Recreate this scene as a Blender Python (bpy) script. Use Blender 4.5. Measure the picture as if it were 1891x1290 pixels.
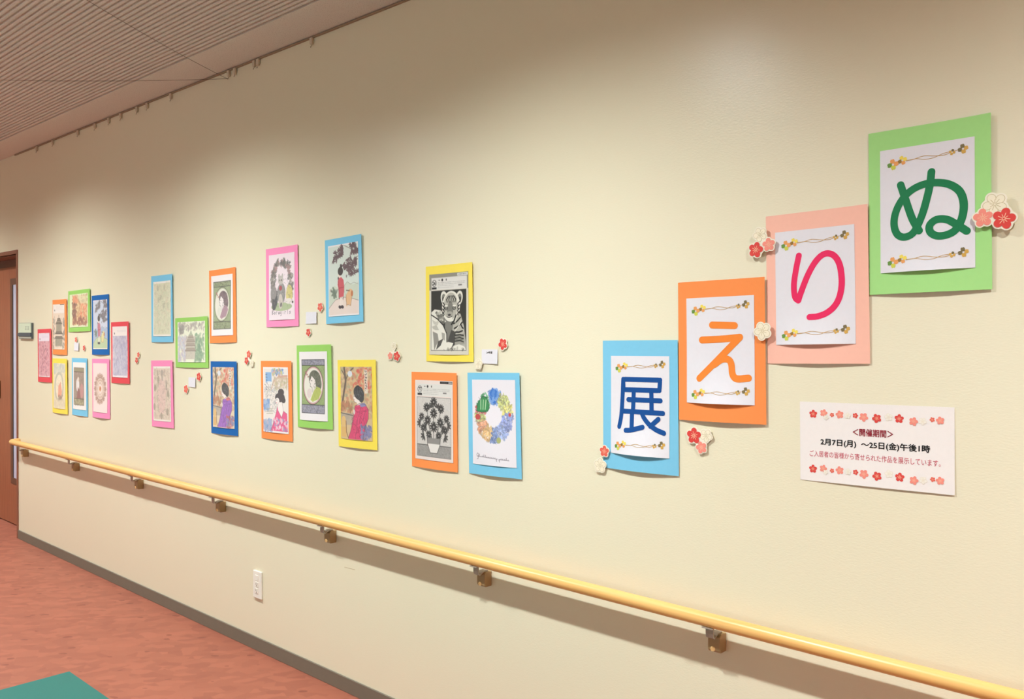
import bpy, math, random
import numpy as np
from mathutils import Matrix, Vector

# ------------------------------------------------------------------ clear
for o in list(bpy.data.objects):
    bpy.data.objects.remove(o, do_unlink=True)
scene = bpy.context.scene
col = scene.collection
random.seed(7)
RNG = np.random.default_rng(11)

# ------------------------------------------------------------------ measured layout (metres)
# x runs along the display wall, y into it (wall face at y = D), z up
CAM_F=1589.0107707050172
CAM_R=[0.7369981925194239, 0.6758669746923875, 0.00612345843961226]
CAM_U=[-0.015342216260627907, 0.0076710777767725275, 0.9998528746600446]
CAM_FW=[-0.6757205640080182, 0.7369837088334464, -0.016022867745304214]
D=2.156650410760222
CAM_H=1.4799963810350432
POSTERS={'redL': [-6.2678, 1.3262, 0.2605, 0.3593, 0.0169], 'orA': [-5.9976, 1.5183, 0.2529, 0.3605, 0.0002], 'grA': [-5.6745, 1.6202, 0.3524, 0.2619, 0.019], 'blA': [-5.3559, 1.5302, 0.257, 0.361, 0.0135], 'redR': [-5.0735, 1.3676, 0.254, 0.3582, 0.013], 'yeA': [-5.9931, 1.1328, 0.267, 0.3593, 0.0111], 'lbA': [-5.6714, 1.1407, 0.2537, 0.3629, 0.011], 'pkA': [-5.3473, 1.1464, 0.2604, 0.3581, 0.018], 'lbB': [-4.5456, 1.6144, 0.2563, 0.3628, 0.0108], 'orB': [-3.9056, 1.6177, 0.2605, 0.3623, 0.0233], 'grB': [-4.2187, 1.4352, 0.3529, 0.2595, 0.0229], 'pkB': [-4.5422, 1.154, 0.2608, 0.3616, 0.0295], 'blB': [-3.8904, 1.1663, 0.259, 0.3581, 0.0222], 'pkC': [-3.3809, 1.6933, 0.2618, 0.3582, 0.0189], 'lbC': [-2.9201, 1.7055, 0.2571, 0.3539, 0.0334], 'orC': [-3.4247, 1.18, 0.259, 0.3579, 0.0222], 'grC': [-3.1274, 1.2561, 0.263, 0.3583, 0.0296], 'yeC': [-2.8285, 1.1983, 0.2573, 0.3591, 0.0268], 'yeD': [-2.2874, 1.561, 0.2526, 0.3531, 0.0161], 'orD': [-2.3642, 1.1629, 0.2538, 0.3589, 0.0143], 'lbD': [-2.0568, 1.1724, 0.2547, 0.3576, 0.0311], 'ten': [-1.4563, 1.272, 0.2709, 0.3929, 0.015], 'e': [-1.1877, 1.441, 0.2697, 0.3948, 0.0203], 'ri': [-0.9192, 1.6092, 0.2699, 0.3922, 0.0245], 'nu': [-0.6515, 1.7855, 0.2715, 0.3951, 0.0187], 'notice': [-0.7716, 1.2157, 0.371, 0.203, 0.0189]}
STROKES={'ten': [[[0.2249, 0.3433], [0.2204, 0.2376], [0.8487, 0.2362], [0.8356, 0.3403], [0.2249, 0.3433]], [[0.2204, 0.2376], [0.2088, 0.3886], [0.1936, 0.5685], [0.18, 0.6498], [0.1572, 0.7227]], [[0.3089, 0.4429], [0.8539, 0.44]], [[0.4042, 0.3477], [0.3915, 0.5699]], [[0.7028, 0.3489], [0.708, 0.5631]], [[0.2245, 0.562], [0.8946, 0.5628]], [[0.3765, 0.5705], [0.3827, 0.7424]], [[0.2795, 0.7545], [0.3706, 0.7483], [0.568, 0.7124]], [[0.5525, 0.5814], [0.5901, 0.6238], [0.677, 0.6812], [0.7919, 0.728], [0.914, 0.7564]], [[0.8223, 0.6227], [0.697, 0.6977]]], 'e': [[[0.3945, 0.2614], [0.7227, 0.2728]], [[0.2379, 0.4012], [0.565, 0.3936], [0.7959, 0.3812]], [[0.7959, 0.3812], [0.2027, 0.7649]], [[0.4239, 0.6328], [0.5203, 0.5892], [0.5942, 0.5804], [0.6491, 0.596], [0.6753, 0.636], [0.6856, 0.7002], [0.7091, 0.7416], [0.7654, 0.7629], [0.9173, 0.7549]]], 'ri': [[[0.3122, 0.2232], [0.2731, 0.3481], [0.2447, 0.4782], [0.2559, 0.5819], [0.2995, 0.6149]], [[0.2995, 0.6149], [0.3401, 0.5374], [0.4311, 0.3919], [0.5361, 0.277], [0.6431, 0.226], [0.747, 0.2459], [0.8174, 0.3267], [0.8429, 0.4625], [0.8227, 0.5788], [0.7643, 0.6678], [0.6639, 0.7297], [0.5465, 0.7592], [0.444, 0.7634]]], 'nu': [[[0.23, 0.2981], [0.2724, 0.3937], [0.3544, 0.575], [0.4301, 0.6816]], [[0.5601, 0.2261], [0.5454, 0.3201], [0.5149, 0.4266], [0.4589, 0.5654], [0.3756, 0.6866], [0.2788, 0.7215], [0.1958, 0.6959], [0.1573, 0.6214], [0.1705, 0.5279], [0.2325, 0.4332], [0.3303, 0.361], [0.4558, 0.3208], [0.601, 0.3149], [0.7432, 0.3421], [0.8503, 0.4071], [0.8897, 0.5055], [0.8689, 0.6189], [0.8055, 0.7003], [0.7161, 0.7329], [0.6172, 0.7335], [0.5489, 0.6992], [0.5452, 0.6436], [0.6146, 0.6064], [0.7177, 0.6134], [0.8147, 0.658], [0.9168, 0.7156]]], 'ntop': [[0.0964, 0.1516, 0.0107, 0], [0.1702, 0.134, 0.0099, 1], [0.1875, 0.1881, 0.0066, 2], [0.228, 0.1524, 0.0058, 0], [0.281, 0.1445, 0.0104, 1], [0.3343, 0.1549, 0.0081, 2], [0.3865, 0.1471, 0.0069, 0], [0.4413, 0.1626, 0.0114, 1], [0.5271, 0.1684, 0.0113, 0], [0.6021, 0.1486, 0.01, 2], [0.6689, 0.1591, 0.011, 0], [0.7574, 0.1835, 0.0105, 1], [0.8129, 0.1783, 0.0091, 2], [0.8706, 0.1518, 0.006, 0], [0.9174, 0.158, 0.0096, 1]], 'nbot': [[0.093, 0.8482, 0.0108, 0], [0.1658, 0.8325, 0.01, 1], [0.1819, 0.8765, 0.0066, 2], [0.2271, 0.8489, 0.0059, 0], [0.2803, 0.8363, 0.0106, 1], [0.3369, 0.8439, 0.0082, 2], [0.3879, 0.8407, 0.0069, 0], [0.4429, 0.8538, 0.0115, 1], [0.5289, 0.8632, 0.0114, 0], [0.6044, 0.8253, 0.0101, 2], [0.6723, 0.8516, 0.0112, 0], [0.7599, 0.8737, 0.0106, 1], [0.8157, 0.8633, 0.0092, 2], [0.8724, 0.842, 0.0061, 0], [0.9166, 0.8497, 0.0097, 1]], 'ntext': [[[0.3691, 0.3102], [0.6308, 0.2991], [0.6295, 0.3923], [0.3678, 0.3953]], [[0.148, 0.4674], [0.8563, 0.4503], [0.8552, 0.5431], [0.1467, 0.5434]], [[0.0704, 0.6241], [0.9193, 0.611], [0.9185, 0.6851], [0.0693, 0.6832]]]}
BLOSSOMS={'nu3': [[-0.5067, 1.7788, 0.0254, 2], [-0.53, 1.7507, 0.0207, 1], [-0.4883, 1.7454, 0.024, 0]], 'ri3': [[-1.0696, 1.7537, 0.0195, 2], [-1.0446, 1.7258, 0.018, 1], [-1.081, 1.714, 0.0211, 0]], 'single_e': [[-1.0582, 1.4965, 0.0232, 2]], 'below_e': [[-1.2291, 1.2024, 0.0191, 2], [-1.2434, 1.1679, 0.0176, 1], [-1.2674, 1.1993, 0.0231, 0]], 'ten_r': [[-1.5796, 1.1254, 0.0176, 3]], 'ten_w': [[-1.597, 1.0796, 0.0219, 2]], 'mid': [[-2.5959, 1.4363, 0.0147, 2], [-2.6153, 1.3987, 0.0148, 1], [-2.5752, 1.3982, 0.0188, 0]], 'red': [[-2.0153, 1.4511, 0.0204, 0]], 'white': [[-2.1295, 1.38, 0.0181, 2]], 'r1': [[-3.0831, 1.5969, 0.0196, 3]], 'r2': [[-3.1706, 1.4892, 0.0176, 0]], 'trio': [[-3.6307, 1.3432, 0.0165, 2], [-3.6562, 1.3854, 0.0186, 3], [-3.6754, 1.3548, 0.0179, 0]], 'a': [[-4.2732, 1.1922, 0.0226, 3]], 'b': [[-4.1356, 1.2621, 0.0221, 0]], 'c': [[-4.8301, 1.3598, 0.0168, 3], [-4.8529, 1.3278, 0.0184, 0]], 'd': [[-5.722, 1.4385, 0.0189, 3]], 'e': [[-5.5946, 1.3868, 0.0186, 0]]}
EXPOSURE = -1.04
CEIL = 2.768            # ceiling height
LAMP_W = 322.0          # each wall-row downlight
LAMP_CORE = 150.0       # its denser core
LAMP_HALF = math.radians(78.0)
LAMP_BLEND = 1.0
LAMP_Y = D - 1.15
FILL_W = 110.0          # each added hall downlight, for bounce off the floor
LAMP_COL = (0.92, 1.0, 1.0)
X0, X1, Y0 = -11.0, 4.6, -4.6   # hall extents behind and beside the camera
SKY_STRENGTH = 6.8
SKY_COL = (0.80, 0.93, 1.0)

# ------------------------------------------------------------------ camera
cam_d = bpy.data.cameras.new('camera')
cam = bpy.data.objects.new('camera', cam_d)
col.objects.link(cam)
cam_d.sensor_fit = 'HORIZONTAL'
cam_d.sensor_width = 36.0
cam_d.lens = CAM_F / 1891.0 * 36.0
cam_d.clip_start = 0.05
r_, u_, f_ = Vector(CAM_R), Vector(CAM_U), Vector(CAM_FW)
cam.matrix_world = Matrix(((r_.x, u_.x, -f_.x, 0.0), (r_.y, u_.y, -f_.y, 0.0),
                           (r_.z, u_.z, -f_.z, CAM_H), (0, 0, 0, 1)))
scene.camera = cam

# ------------------------------------------------------------------ world, exposure
world = bpy.data.worlds.new('world')
scene.world = world
world.use_nodes = True
bgn = world.node_tree.nodes['Background']
bgn.inputs[0].default_value = (*SKY_COL, 1)
bgn.inputs[1].default_value = SKY_STRENGTH
scene.view_settings.view_transform = 'Standard'
scene.view_settings.look = 'None'
scene.view_settings.gamma = 1.0
scene.view_settings.use_curve_mapping = False
scene.view_settings.exposure = EXPOSURE

# ------------------------------------------------------------------ helpers
def lin(c):
    out = []
    for v in c[:3]:
        v = v / 255.0
        out.append(v / 12.92 if v <= 0.04045 else ((v + 0.055) / 1.055) ** 2.4)
    return tuple(out)

def tag(o, label=None, cat=None, group=None, kind=None):
    if label: o['label'] = label
    if cat: o['category'] = cat
    if group: o['group'] = group
    if kind: o['kind'] = kind
    return o

def empty(name, loc=(0, 0, 0), rot=(0, 0, 0)):
    o = bpy.data.objects.new(name, None)
    o.empty_display_size = 0.05
    o.location = loc
    o.rotation_euler = rot
    col.objects.link(o)
    return o

_mats = {}
def mat(name, rgb, rough=0.6, metal=0.0, var=0.04, scale=60.0, bump=0.0, bscale=200.0, spec=0.5, srgb=True, emit=0.0):
    """procedural principled material: base colour broken up by noise, optional fine relief"""
    if name in _mats: return _mats[name]
    m = bpy.data.materials.new(name); m.use_nodes = True
    nt = m.node_tree; N = nt.nodes; L = nt.links
    b = N['Principled BSDF']
    c = lin(rgb) if srgb else rgb
    tc = N.new('ShaderNodeTexCoord')
    nz = N.new('ShaderNodeTexNoise'); nz.inputs['Scale'].default_value = scale; nz.inputs['Detail'].default_value = 3
    L.new(tc.outputs['Object'], nz.inputs['Vector'])
    mx = N.new('ShaderNodeMix'); mx.data_type = 'RGBA'
    mx.inputs['A'].default_value = (*[v * (1 - var) for v in c], 1)
    mx.inputs['B'].default_value = (*[min(1, v * (1 + var)) for v in c], 1)
    L.new(nz.outputs['Fac'], mx.inputs['Factor'])
    L.new(mx.outputs['Result'], b.inputs['Base Color'])
    b.inputs['Roughness'].default_value = rough
    b.inputs['Metallic'].default_value = metal
    b.inputs['Specular IOR Level'].default_value = spec
    if emit:
        L.new(mx.outputs['Result'], b.inputs['Emission Color']); b.inputs['Emission Strength'].default_value = emit
    if bump:
        n2 = N.new('ShaderNodeTexNoise'); n2.inputs['Scale'].default_value = bscale; n2.inputs['Detail'].default_value = 2
        L.new(tc.outputs['Object'], n2.inputs['Vector'])
        bp = N.new('ShaderNodeBump'); bp.inputs['Strength'].default_value = bump; bp.inputs['Distance'].default_value = 0.002
        L.new(n2.outputs['Fac'], bp.inputs['Height']); L.new(bp.outputs['Normal'], b.inputs['Normal'])
    _mats[name] = m
    return m

class MB:
    """collects geometry, builds ONE mesh object"""
    def __init__(s): s.v = []; s.f = []; s.m = []
    def vert(s, p): s.v.append(tuple(p)); return len(s.v) - 1
    def face(s, idx, mi=0): s.f.append(tuple(idx)); s.m.append(mi)
    def quad(s, a, b, c, d, mi=0):
        i = len(s.v); s.v += [tuple(a), tuple(b), tuple(c), tuple(d)]; s.face((i, i + 1, i + 2, i + 3), mi)
    def box(s, x0, x1, y0, y1, z0, z1, mi=0):
        i = len(s.v)
        s.v += [(x0, y0, z0), (x1, y0, z0), (x1, y1, z0), (x0, y1, z0), (x0, y0, z1), (x1, y0, z1), (x1, y1, z1), (x0, y1, z1)]
        for q in ((0, 3, 2, 1), (4, 5, 6, 7), (0, 1, 5, 4), (1, 2, 6, 5), (2, 3, 7, 6), (3, 0, 4, 7)):
            s.face([i + k for k in q], mi)
    def tube(s, pts, r, n=12, mi=0, cap=True):
        pts = [Vector(p) for p in pts]; rings = []
        up = Vector((0, 0, 1))
        for k, p in enumerate(pts):
            t = (pts[min(k + 1, len(pts) - 1)] - pts[max(k - 1, 0)]).normalized()
            a = t.cross(up)
            if a.length < 1e-4: a = t.cross(Vector((0, 1, 0)))
            a.normalize(); b = t.cross(a)
            rr = r[k] if isinstance(r, (list, tuple)) else r
            rings.append([s.vert(p + rr * (math.cos(2 * math.pi * j / n) * a + math.sin(2 * math.pi * j / n) * b)) for j in range(n)])
        for k in range(len(rings) - 1):
            for j in range(n):
                s.face((rings[k][j], rings[k][(j + 1) % n], rings[k + 1][(j + 1) % n], rings[k + 1][j]), mi)
        if cap:
            s.face(rings[0][::-1], mi); s.face(rings[-1], mi)
    def prism(s, outline, axis, a0, a1, mi=0):
        """extrude a closed 2-D outline; axis 'x': outline is (y,z); 'y': outline is (x,z)"""
        n = len(outline)
        P = (lambda a, q: (a, q[0], q[1])) if axis == 'x' else (lambda a, q: (q[0], a, q[1]))
        A = [s.vert(P(a0, q)) for q in outline]; B = [s.vert(P(a1, q)) for q in outline]
        for j in range(n): s.face((A[j], A[(j + 1) % n], B[(j + 1) % n], B[j]), mi)
        s.face(A[::-1], mi); s.face(B, mi)
    def build(s, name, mats, parent=None, smooth=False, bevel=0.0):
        me = bpy.data.meshes.new(name)
        me.from_pydata(s.v, [], s.f)
        if not isinstance(mats, (list, tuple)): mats = [mats]
        for m in mats: me.materials.append(m)
        if len(mats) > 1: me.polygons.foreach_set('material_index', s.m)
        if smooth: me.polygons.foreach_set('use_smooth', [True] * len(s.f))
        me.update()
        o = bpy.data.objects.new(name, me); col.objects.link(o)
        if parent: o.parent = parent
        if bevel:
            b = o.modifiers.new('bevel', 'BEVEL'); b.width = bevel; b.segments = 2; b.limit_method = 'ANGLE'
        return o

def copy_tree(o, parent=None):
    c = o.copy(); col.objects.link(c)
    if parent is not None:
        c.parent = parent
    for ch in list(o.children): copy_tree(ch, c)
    return c

# ------------------------------------------------------------------ surface materials
def wall_material():
    m = bpy.data.materials.new('cream_vinyl_wallpaper'); m.use_nodes = True
    nt = m.node_tree; N = nt.nodes; L = nt.links; b = N['Principled BSDF']
    tc = N.new('ShaderNodeTexCoord')
    big = N.new('ShaderNodeTexNoise'); big.inputs['Scale'].default_value = 1.3; big.inputs['Detail'].default_value = 2
    L.new(tc.outputs['Object'], big.inputs['Vector'])
    mx = N.new('ShaderNodeMix'); mx.data_type = 'RGBA'
    mx.inputs['A'].default_value = (0.80, 0.745, 0.545, 1); mx.inputs['B'].default_value = (0.83, 0.765, 0.58, 1)
    L.new(big.outputs['Fac'], mx.inputs['Factor']); L.new(mx.outputs['Result'], b.inputs['Base Color'])
    mp = N.new('ShaderNodeMapping'); mp.inputs['Scale'].default_value = (110, 110, 300)
    L.new(tc.outputs['Object'], mp.inputs['Vector'])
    fine = N.new('ShaderNodeTexNoise'); fine.inputs['Scale'].default_value = 1.0; fine.inputs['Detail'].default_value = 2
    L.new(mp.outputs['Vector'], fine.inputs['Vector'])
    bp = N.new('ShaderNodeBump'); bp.inputs['Strength'].default_value = 0.12; bp.inputs['Distance'].default_value = 0.002
    L.new(fine.outputs['Fac'], bp.inputs['Height']); L.new(bp.outputs['Normal'], b.inputs['Normal'])
    b.inputs['Roughness'].default_value = 0.33; b.inputs['Specular IOR Level'].default_value = 0.5
    return m

def floor_material():
    m = bpy.data.materials.new('salmon_chip_vinyl'); m.use_nodes = True
    nt = m.node_tree; N = nt.nodes; L = nt.links; b = N['Principled BSDF']
    tc = N.new('ShaderNodeTexCoord')
    wn = N.new('ShaderNodeTexNoise'); wn.inputs['Scale'].default_value = 9; wn.inputs['Detail'].default_value = 2
    L.new(tc.outputs['Object'], wn.inputs['Vector'])
    mp = N.new('ShaderNodeMapping'); mp.inputs['Scale'].default_value = (15, 27, 15)
    ad = N.new('ShaderNodeVectorMath'); ad.operation = 'MULTIPLY_ADD'
    ad.inputs[1].default_value = (0.05, 0.05, 0); L.new(wn.outputs['Color'], ad.inputs[0]); L.new(tc.outputs['Object'], ad.inputs[2])
    vr = N.new('ShaderNodeMapping'); vr.inputs['Rotation'].default_value = (0, 0, math.radians(-47)); L.new(ad.outputs[0], vr.inputs['Vector'])
    L.new(vr.outputs['Vector'], mp.inputs['Vector'])
    vo = N.new('ShaderNodeTexVoronoi'); vo.inputs['Scale'].default_value = 1.0
    L.new(mp.outputs['Vector'], vo.inputs['Vector'])
    sp = N.new('ShaderNodeSeparateColor'); L.new(vo.outputs['Color'], sp.inputs['Color'])
    rp = N.new('ShaderNodeValToRGB'); e = rp.color_ramp.elements
    e[0].position = 0.0; e[0].color = (*lin((147, 85, 67)), 1)
    e[1].position = 1.0; e[1].color = (*lin((164, 97, 76)), 1)
    k = rp.color_ramp.elements.new(0.5); k.color = (*lin((155, 91, 71)), 1)
    L.new(sp.outputs['Red'], rp.inputs['Fac'])
    # sparse darker flecks
    mp2 = N.new('ShaderNodeMapping'); mp2.inputs['Scale'].default_value = (20, 40, 20)
    L.new(vr.outputs['Vector'], mp2.inputs['Vector'])
    v2 = N.new('ShaderNodeTexVoronoi'); v2.inputs['Scale'].default_value = 1.0; L.new(mp2.outputs['Vector'], v2.inputs['Vector'])
    s2 = N.new('ShaderNodeSeparateColor'); L.new(v2.outputs['Color'], s2.inputs['Color'])
    th = N.new('ShaderNodeMath'); th.operation = 'GREATER_THAN'; th.inputs[1].default_value = 0.955; L.new(s2.outputs['Green'], th.inputs[0])
    sm = N.new('ShaderNodeMath'); sm.operation = 'LESS_THAN'; sm.inputs[1].default_value = 0.42; L.new(v2.outputs['Distance'], sm.inputs[0])
    mu = N.new('ShaderNodeMath'); mu.operation = 'MULTIPLY'; L.new(th.outputs[0], mu.inputs[0]); L.new(sm.outputs[0], mu.inputs[1])
    m3 = N.new('ShaderNodeMath'); m3.operation = 'MULTIPLY'; m3.inputs[1].default_value = 0.6; L.new(mu.outputs[0], m3.inputs[0])
    mx = N.new('ShaderNodeMix'); mx.data_type = 'RGBA'; mx.inputs['B'].default_value = (*lin((116, 60, 48)), 1)
    L.new(m3.outputs[0], mx.inputs['Factor']); L.new(rp.outputs['Color'], mx.inputs['A'])
    L.new(mx.outputs['Result'], b.inputs['Base Color'])
    b.inputs['Roughness'].default_value = 0.55; b.inputs['Specular IOR Level'].default_value = 0.3
    return m

def ceiling_material():
    m = bpy.data.materials.new('mineral_fibre_tile'); m.use_nodes = True
    nt = m.node_tree; N = nt.nodes; L = nt.links; b = N['Principled BSDF']
    tc = N.new('ShaderNodeTexCoord')
    nz = N.new('ShaderNodeTexNoise'); nz.inputs['Scale'].default_value = 220; nz.inputs['Detail'].default_value = 2
    L.new(tc.outputs['Object'], nz.inputs['Vector'])
    rp = N.new('ShaderNodeValToRGB'); e = rp.color_ramp.elements
    e[0].position = 0.30; e[0].color = (0.50, 0.47, 0.43, 1)
    e[1].position = 0.42; e[1].color = (0.74, 0.71, 0.665, 1)
    L.new(nz.outputs['Fac'], rp.inputs['Fac']); L.new(rp.outputs['Color'], b.inputs['Base Color'])
    b.inputs['Roughness'].default_value = 0.95; b.inputs['Specular IOR Level'].default_value = 0.1
    bp = N.new('ShaderNodeBump'); bp.inputs['Strength'].default_value = 0.3; bp.inputs['Distance'].default_value = 0.002
    L.new(nz.outputs['Fac'], bp.inputs['Height']); L.new(bp.outputs['Normal'], b.inputs['Normal'])
    return m

def wood_material(name, c1, c2, sc, rough, axis_scale):
    m = bpy.data.materials.new(name); m.use_nodes = True
    nt = m.node_tree; N = nt.nodes; L = nt.links; b = N['Principled BSDF']
    tc = N.new('ShaderNodeTexCoord'); mp = N.new('ShaderNodeMapping'); mp.inputs['Scale'].default_value = axis_scale
    L.new(tc.outputs['Object'], mp.inputs['Vector'])
    nz = N.new('ShaderNodeTexNoise'); nz.inputs['Scale'].default_value = sc; nz.inputs['Detail'].default_value = 5
    nz.inputs['Distortion'].default_value = 0.4
    L.new(mp.outputs['Vector'], nz.inputs['Vector'])
    rp = N.new('ShaderNodeValToRGB'); e = rp.color_ramp.elements
    e[0].position = 0.3; e[0].color = (*lin(c1), 1); e[1].position = 0.7; e[1].color = (*lin(c2), 1)
    L.new(nz.outputs['Fac'], rp.inputs['Fac']); L.new(rp.outputs['Color'], b.inputs['Base Color'])
    b.inputs['Roughness'].default_value = rough
    return m

M_WALL = wall_material(); M_FLOOR = floor_material(); M_CEIL = ceiling_material()
M_DOOR = wood_material('door_veneer', (146, 82, 54), (166, 98, 66), 3.0, 0.45, (30, 30, 1.5))
M_CASING = wood_material('door_casing_wood', (132, 82, 62), (150, 96, 72), 3.0, 0.45, (30, 30, 2))
M_RAIL = wood_material('pale_ash_handrail', (226, 172, 100), (240, 192, 120), 2.0, 0.33, (1.2, 40, 40))

# ------------------------------------------------------------------ structure
DX0, DX1, DZ = -8.20, -6.806, 2.046      # door opening in the display wall
def struct(name, mb, m, label, parent=None):
    o = mb.build(name, m, parent)
    if parent is None: tag(o, label, 'wall' if name.startswith('wall') else name.split('_')[0], kind='structure')
    return o

w = MB(); T = 0.24
w.box(DX1, X1, D, D + T, 0, CEIL); w.box(X0, DX0, D, D + T, 0, CEIL); w.box(DX0, DX1, D, D + T, DZ, CEIL)
wall_front = struct('wall_front', w, M_WALL, 'long cream wallpapered wall hung with the coloured pictures')
# unseen windows added in the back wall for neutral ambient light, a glazed garden door in the left end wall
FILL_WIN = [(-9.4, -7.2), (-6.4, -4.2), (-3.4, -1.2), (-0.4, 1.8)]; WZ0, WZ1 = 0.85, 2.15
w = MB(); w.box(X0, X1, Y0 - T, Y0, 0, WZ0); w.box(X0, X1, Y0 - T, Y0, WZ1, CEIL)
edges = [X0] + [v for q in FILL_WIN for v in q] + [X1]
for k in range(0, len(edges), 2): w.box(edges[k], edges[k + 1], Y0 - T, Y0, WZ0, WZ1)
struct('wall_back', w, M_WALL, 'cream wall with windows facing the picture wall')
GY0, GY1, GZ = -3.75, -2.25, 2.10
w = MB(); w.box(X0 - T, X0, Y0, GY0, 0, CEIL); w.box(X0 - T, X0, GY1, D, 0, CEIL); w.box(X0 - T, X0, GY0, GY1, GZ, CEIL)
struct('wall_left', w, M_WALL, 'cream end wall with a glazed garden door')
def pane_material():
    m = bpy.data.materials.new('clear_window_glass'); m.use_nodes = True
    N = m.node_tree.nodes; L = m.node_tree.links; N.remove(N['Principled BSDF'])
    tr = N.new('ShaderNodeBsdfTransparent'); tr.inputs[0].default_value = (0.93, 0.96, 0.95, 1)
    gl = N.new('ShaderNodeBsdfGlossy'); gl.inputs['Roughness'].default_value = 0.03
    fr = N.new('ShaderNodeFresnel'); fr.inputs['IOR'].default_value = 1.45
    mx = N.new('ShaderNodeMixShader'); L.new(fr.outputs[0], mx.inputs[0]); L.new(tr.outputs[0], mx.inputs[1]); L.new(gl.outputs[0], mx.inputs[2])
    L.new(mx.outputs[0], N['Material Output'].inputs['Surface'])
    return m
M_GLASS = pane_material(); M_ALU = mat('window_aluminium', (196, 196, 192), 0.4, metal=0.5)
for k, (a, b_) in enumerate(FILL_WIN):  # added windows, out of view, letting neutral fill light into the hall
    t = empty('window_%d' % (k + 1), ((a + b_) / 2, Y0, WZ0)); tag(t, ['aluminium window', 'wide sliding window', 'clear glass window', 'sliding window'][k] + ' in the back wall, number ' + ['one', 'two', 'three', 'four'][k] + ' from the left end', 'window', kind='structure')
    hw = (b_ - a) / 2; hh = WZ1 - WZ0
    m = MB(); e = 0.045
    m.box(-hw, hw, -0.14, -0.08, 0, e); m.box(-hw, hw, -0.14, -0.08, hh - e, hh); m.box(-hw, -hw + e, -0.14, -0.08, e, hh - e); m.box(hw - e, hw, -0.14, -0.08, e, hh - e); m.box(-e / 2, e / 2, -0.14, -0.08, e, hh - e)
    m.build('window_frame', M_ALU, t)
    for sg in (-1, 1):
        m = MB(); x_ = sorted((sg * e / 2, sg * (hw - e))); m.box(x_[0], x_[1], -0.113, -0.108, e, hh - e); m.build('window_pane', M_GLASS, t)
t = empty('door_2', (X0 - 0.11, (GY0 + GY1) / 2, 0)); tag(t, 'aluminium framed glazed garden door in the left end wall', 'door', kind='structure')
m = MB(); hw = (GY1 - GY0) / 2; e = 0.06
for y0_, y1_ in ((-hw, -hw + e), (-e / 2, e / 2), (hw - e, hw)): m.box(-0.03, 0.03, y0_, y1_, 0, GZ)
for z0_, z1_ in ((0, 0.08), (GZ - e, GZ)): m.box(-0.029, 0.029, -hw, hw, z0_, z1_)
m.build('door_frame', M_ALU, t)
for y0_, y1_ in ((-hw + e, -e / 2), (e / 2, hw - e)):
    m = MB(); m.box(-0.003, 0.003, y0_, y1_, 0.08, GZ - e); m.build('door_pane', M_GLASS, t)
w = MB(); w.box(X1, X1 + T, Y0, D, 0, CEIL); struct('wall_right', w, M_WALL, 'cream end wall to the right of the picture wall')
w = MB(); w.box(X0 - T, X1 + T, Y0 - T, D + T, -0.12, 0.0)
floor = struct('floor', w, M_FLOOR, 'salmon red vinyl floor with marbled chips')
inl = MB(); inl.box(-3.95 - 0.0, -3.95 + 2.7, 1.455 - 1.8, 1.455, -0.004, 0.0006)
o = inl.build('floor_inlay', mat('teal_vinyl', (38, 110, 102), 0.5, var=0.05, scale=120, spec=0.3), floor)
o['label'] = 'teal green vinyl panel let into the floor'
w = MB(); w.box(X0 - T, X1 + T, Y0 - T, D + T, CEIL, CEIL + 0.12)
ceiling = struct('ceiling', w, M_CEIL, 'ribbed mineral fibre ceiling with a smooth border beside the wall')
# ribs run parallel to the wall; the smooth border strip is flush with the rib faces
PITCH = 0.0250; RIB_Y = D - 0.216; RIB_H = 0.009
bd = MB(); bd.box(X0, X1, RIB_Y, D, CEIL - RIB_H, CEIL + 0.001)
bd.build('ceiling_border', M_CEIL, ceiling)
rb = MB()
prof = [(-0.0084, CEIL + 0.001), (-0.0070, CEIL - RIB_H * 0.65), (-0.0045, CEIL - RIB_H * 0.95), (0.0, CEIL - RIB_H), (0.0045, CEIL - RIB_H * 0.95), (0.0070, CEIL - RIB_H * 0.65), (0.0084, CEIL + 0.001)]
rb.prism(prof, 'x', X0, X1)
rib0 = rb.build('ceiling_rib', M_CEIL, ceiling)
rib0.location.y = RIB_Y - PITCH * 0.75
NR = 68
for k in range(1, NR):
    c = rib0.copy(); col.objects.link(c); c.parent = ceiling; c.location.y = RIB_Y - PITCH * (k + 0.75)
rb = MB(); y = RIB_Y - PITCH * (NR + 0.75)
while y > Y0 + 0.02:
    rb.prism([(q[0] + y, q[1]) for q in prof], 'x', X0, X1); y -= PITCH
o = rb.build('ceiling_rib_field', M_CEIL, ceiling); o['kind'] = 'stuff'
CEIL_LOW = CEIL - RIB_H

M_BASE = mat('taupe_vinyl_skirting', (116, 107, 92), 0.5, var=0.05, scale=30)
def skirt(name, x0, x1, y0, y1, label):
    b = MB(); b.box(x0, x1, y0, y1, 0, 0.062); o = b.build(name, M_BASE, bevel=0.002); tag(o, label, 'baseboard', kind='structure')
skirt('baseboard_front', DX1 + 0.021, X1, D - 0.007, D, 'taupe skirting strip along the foot of the picture wall')
skirt('baseboard_back', X0, X1, Y0, Y0 + 0.007, 'taupe skirting strip along the wall behind the camera')
skirt('baseboard_right', X1 - 0.007, X1, Y0 + 0.007, D - 0.007, 'taupe skirting strip at the right end wall')
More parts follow.
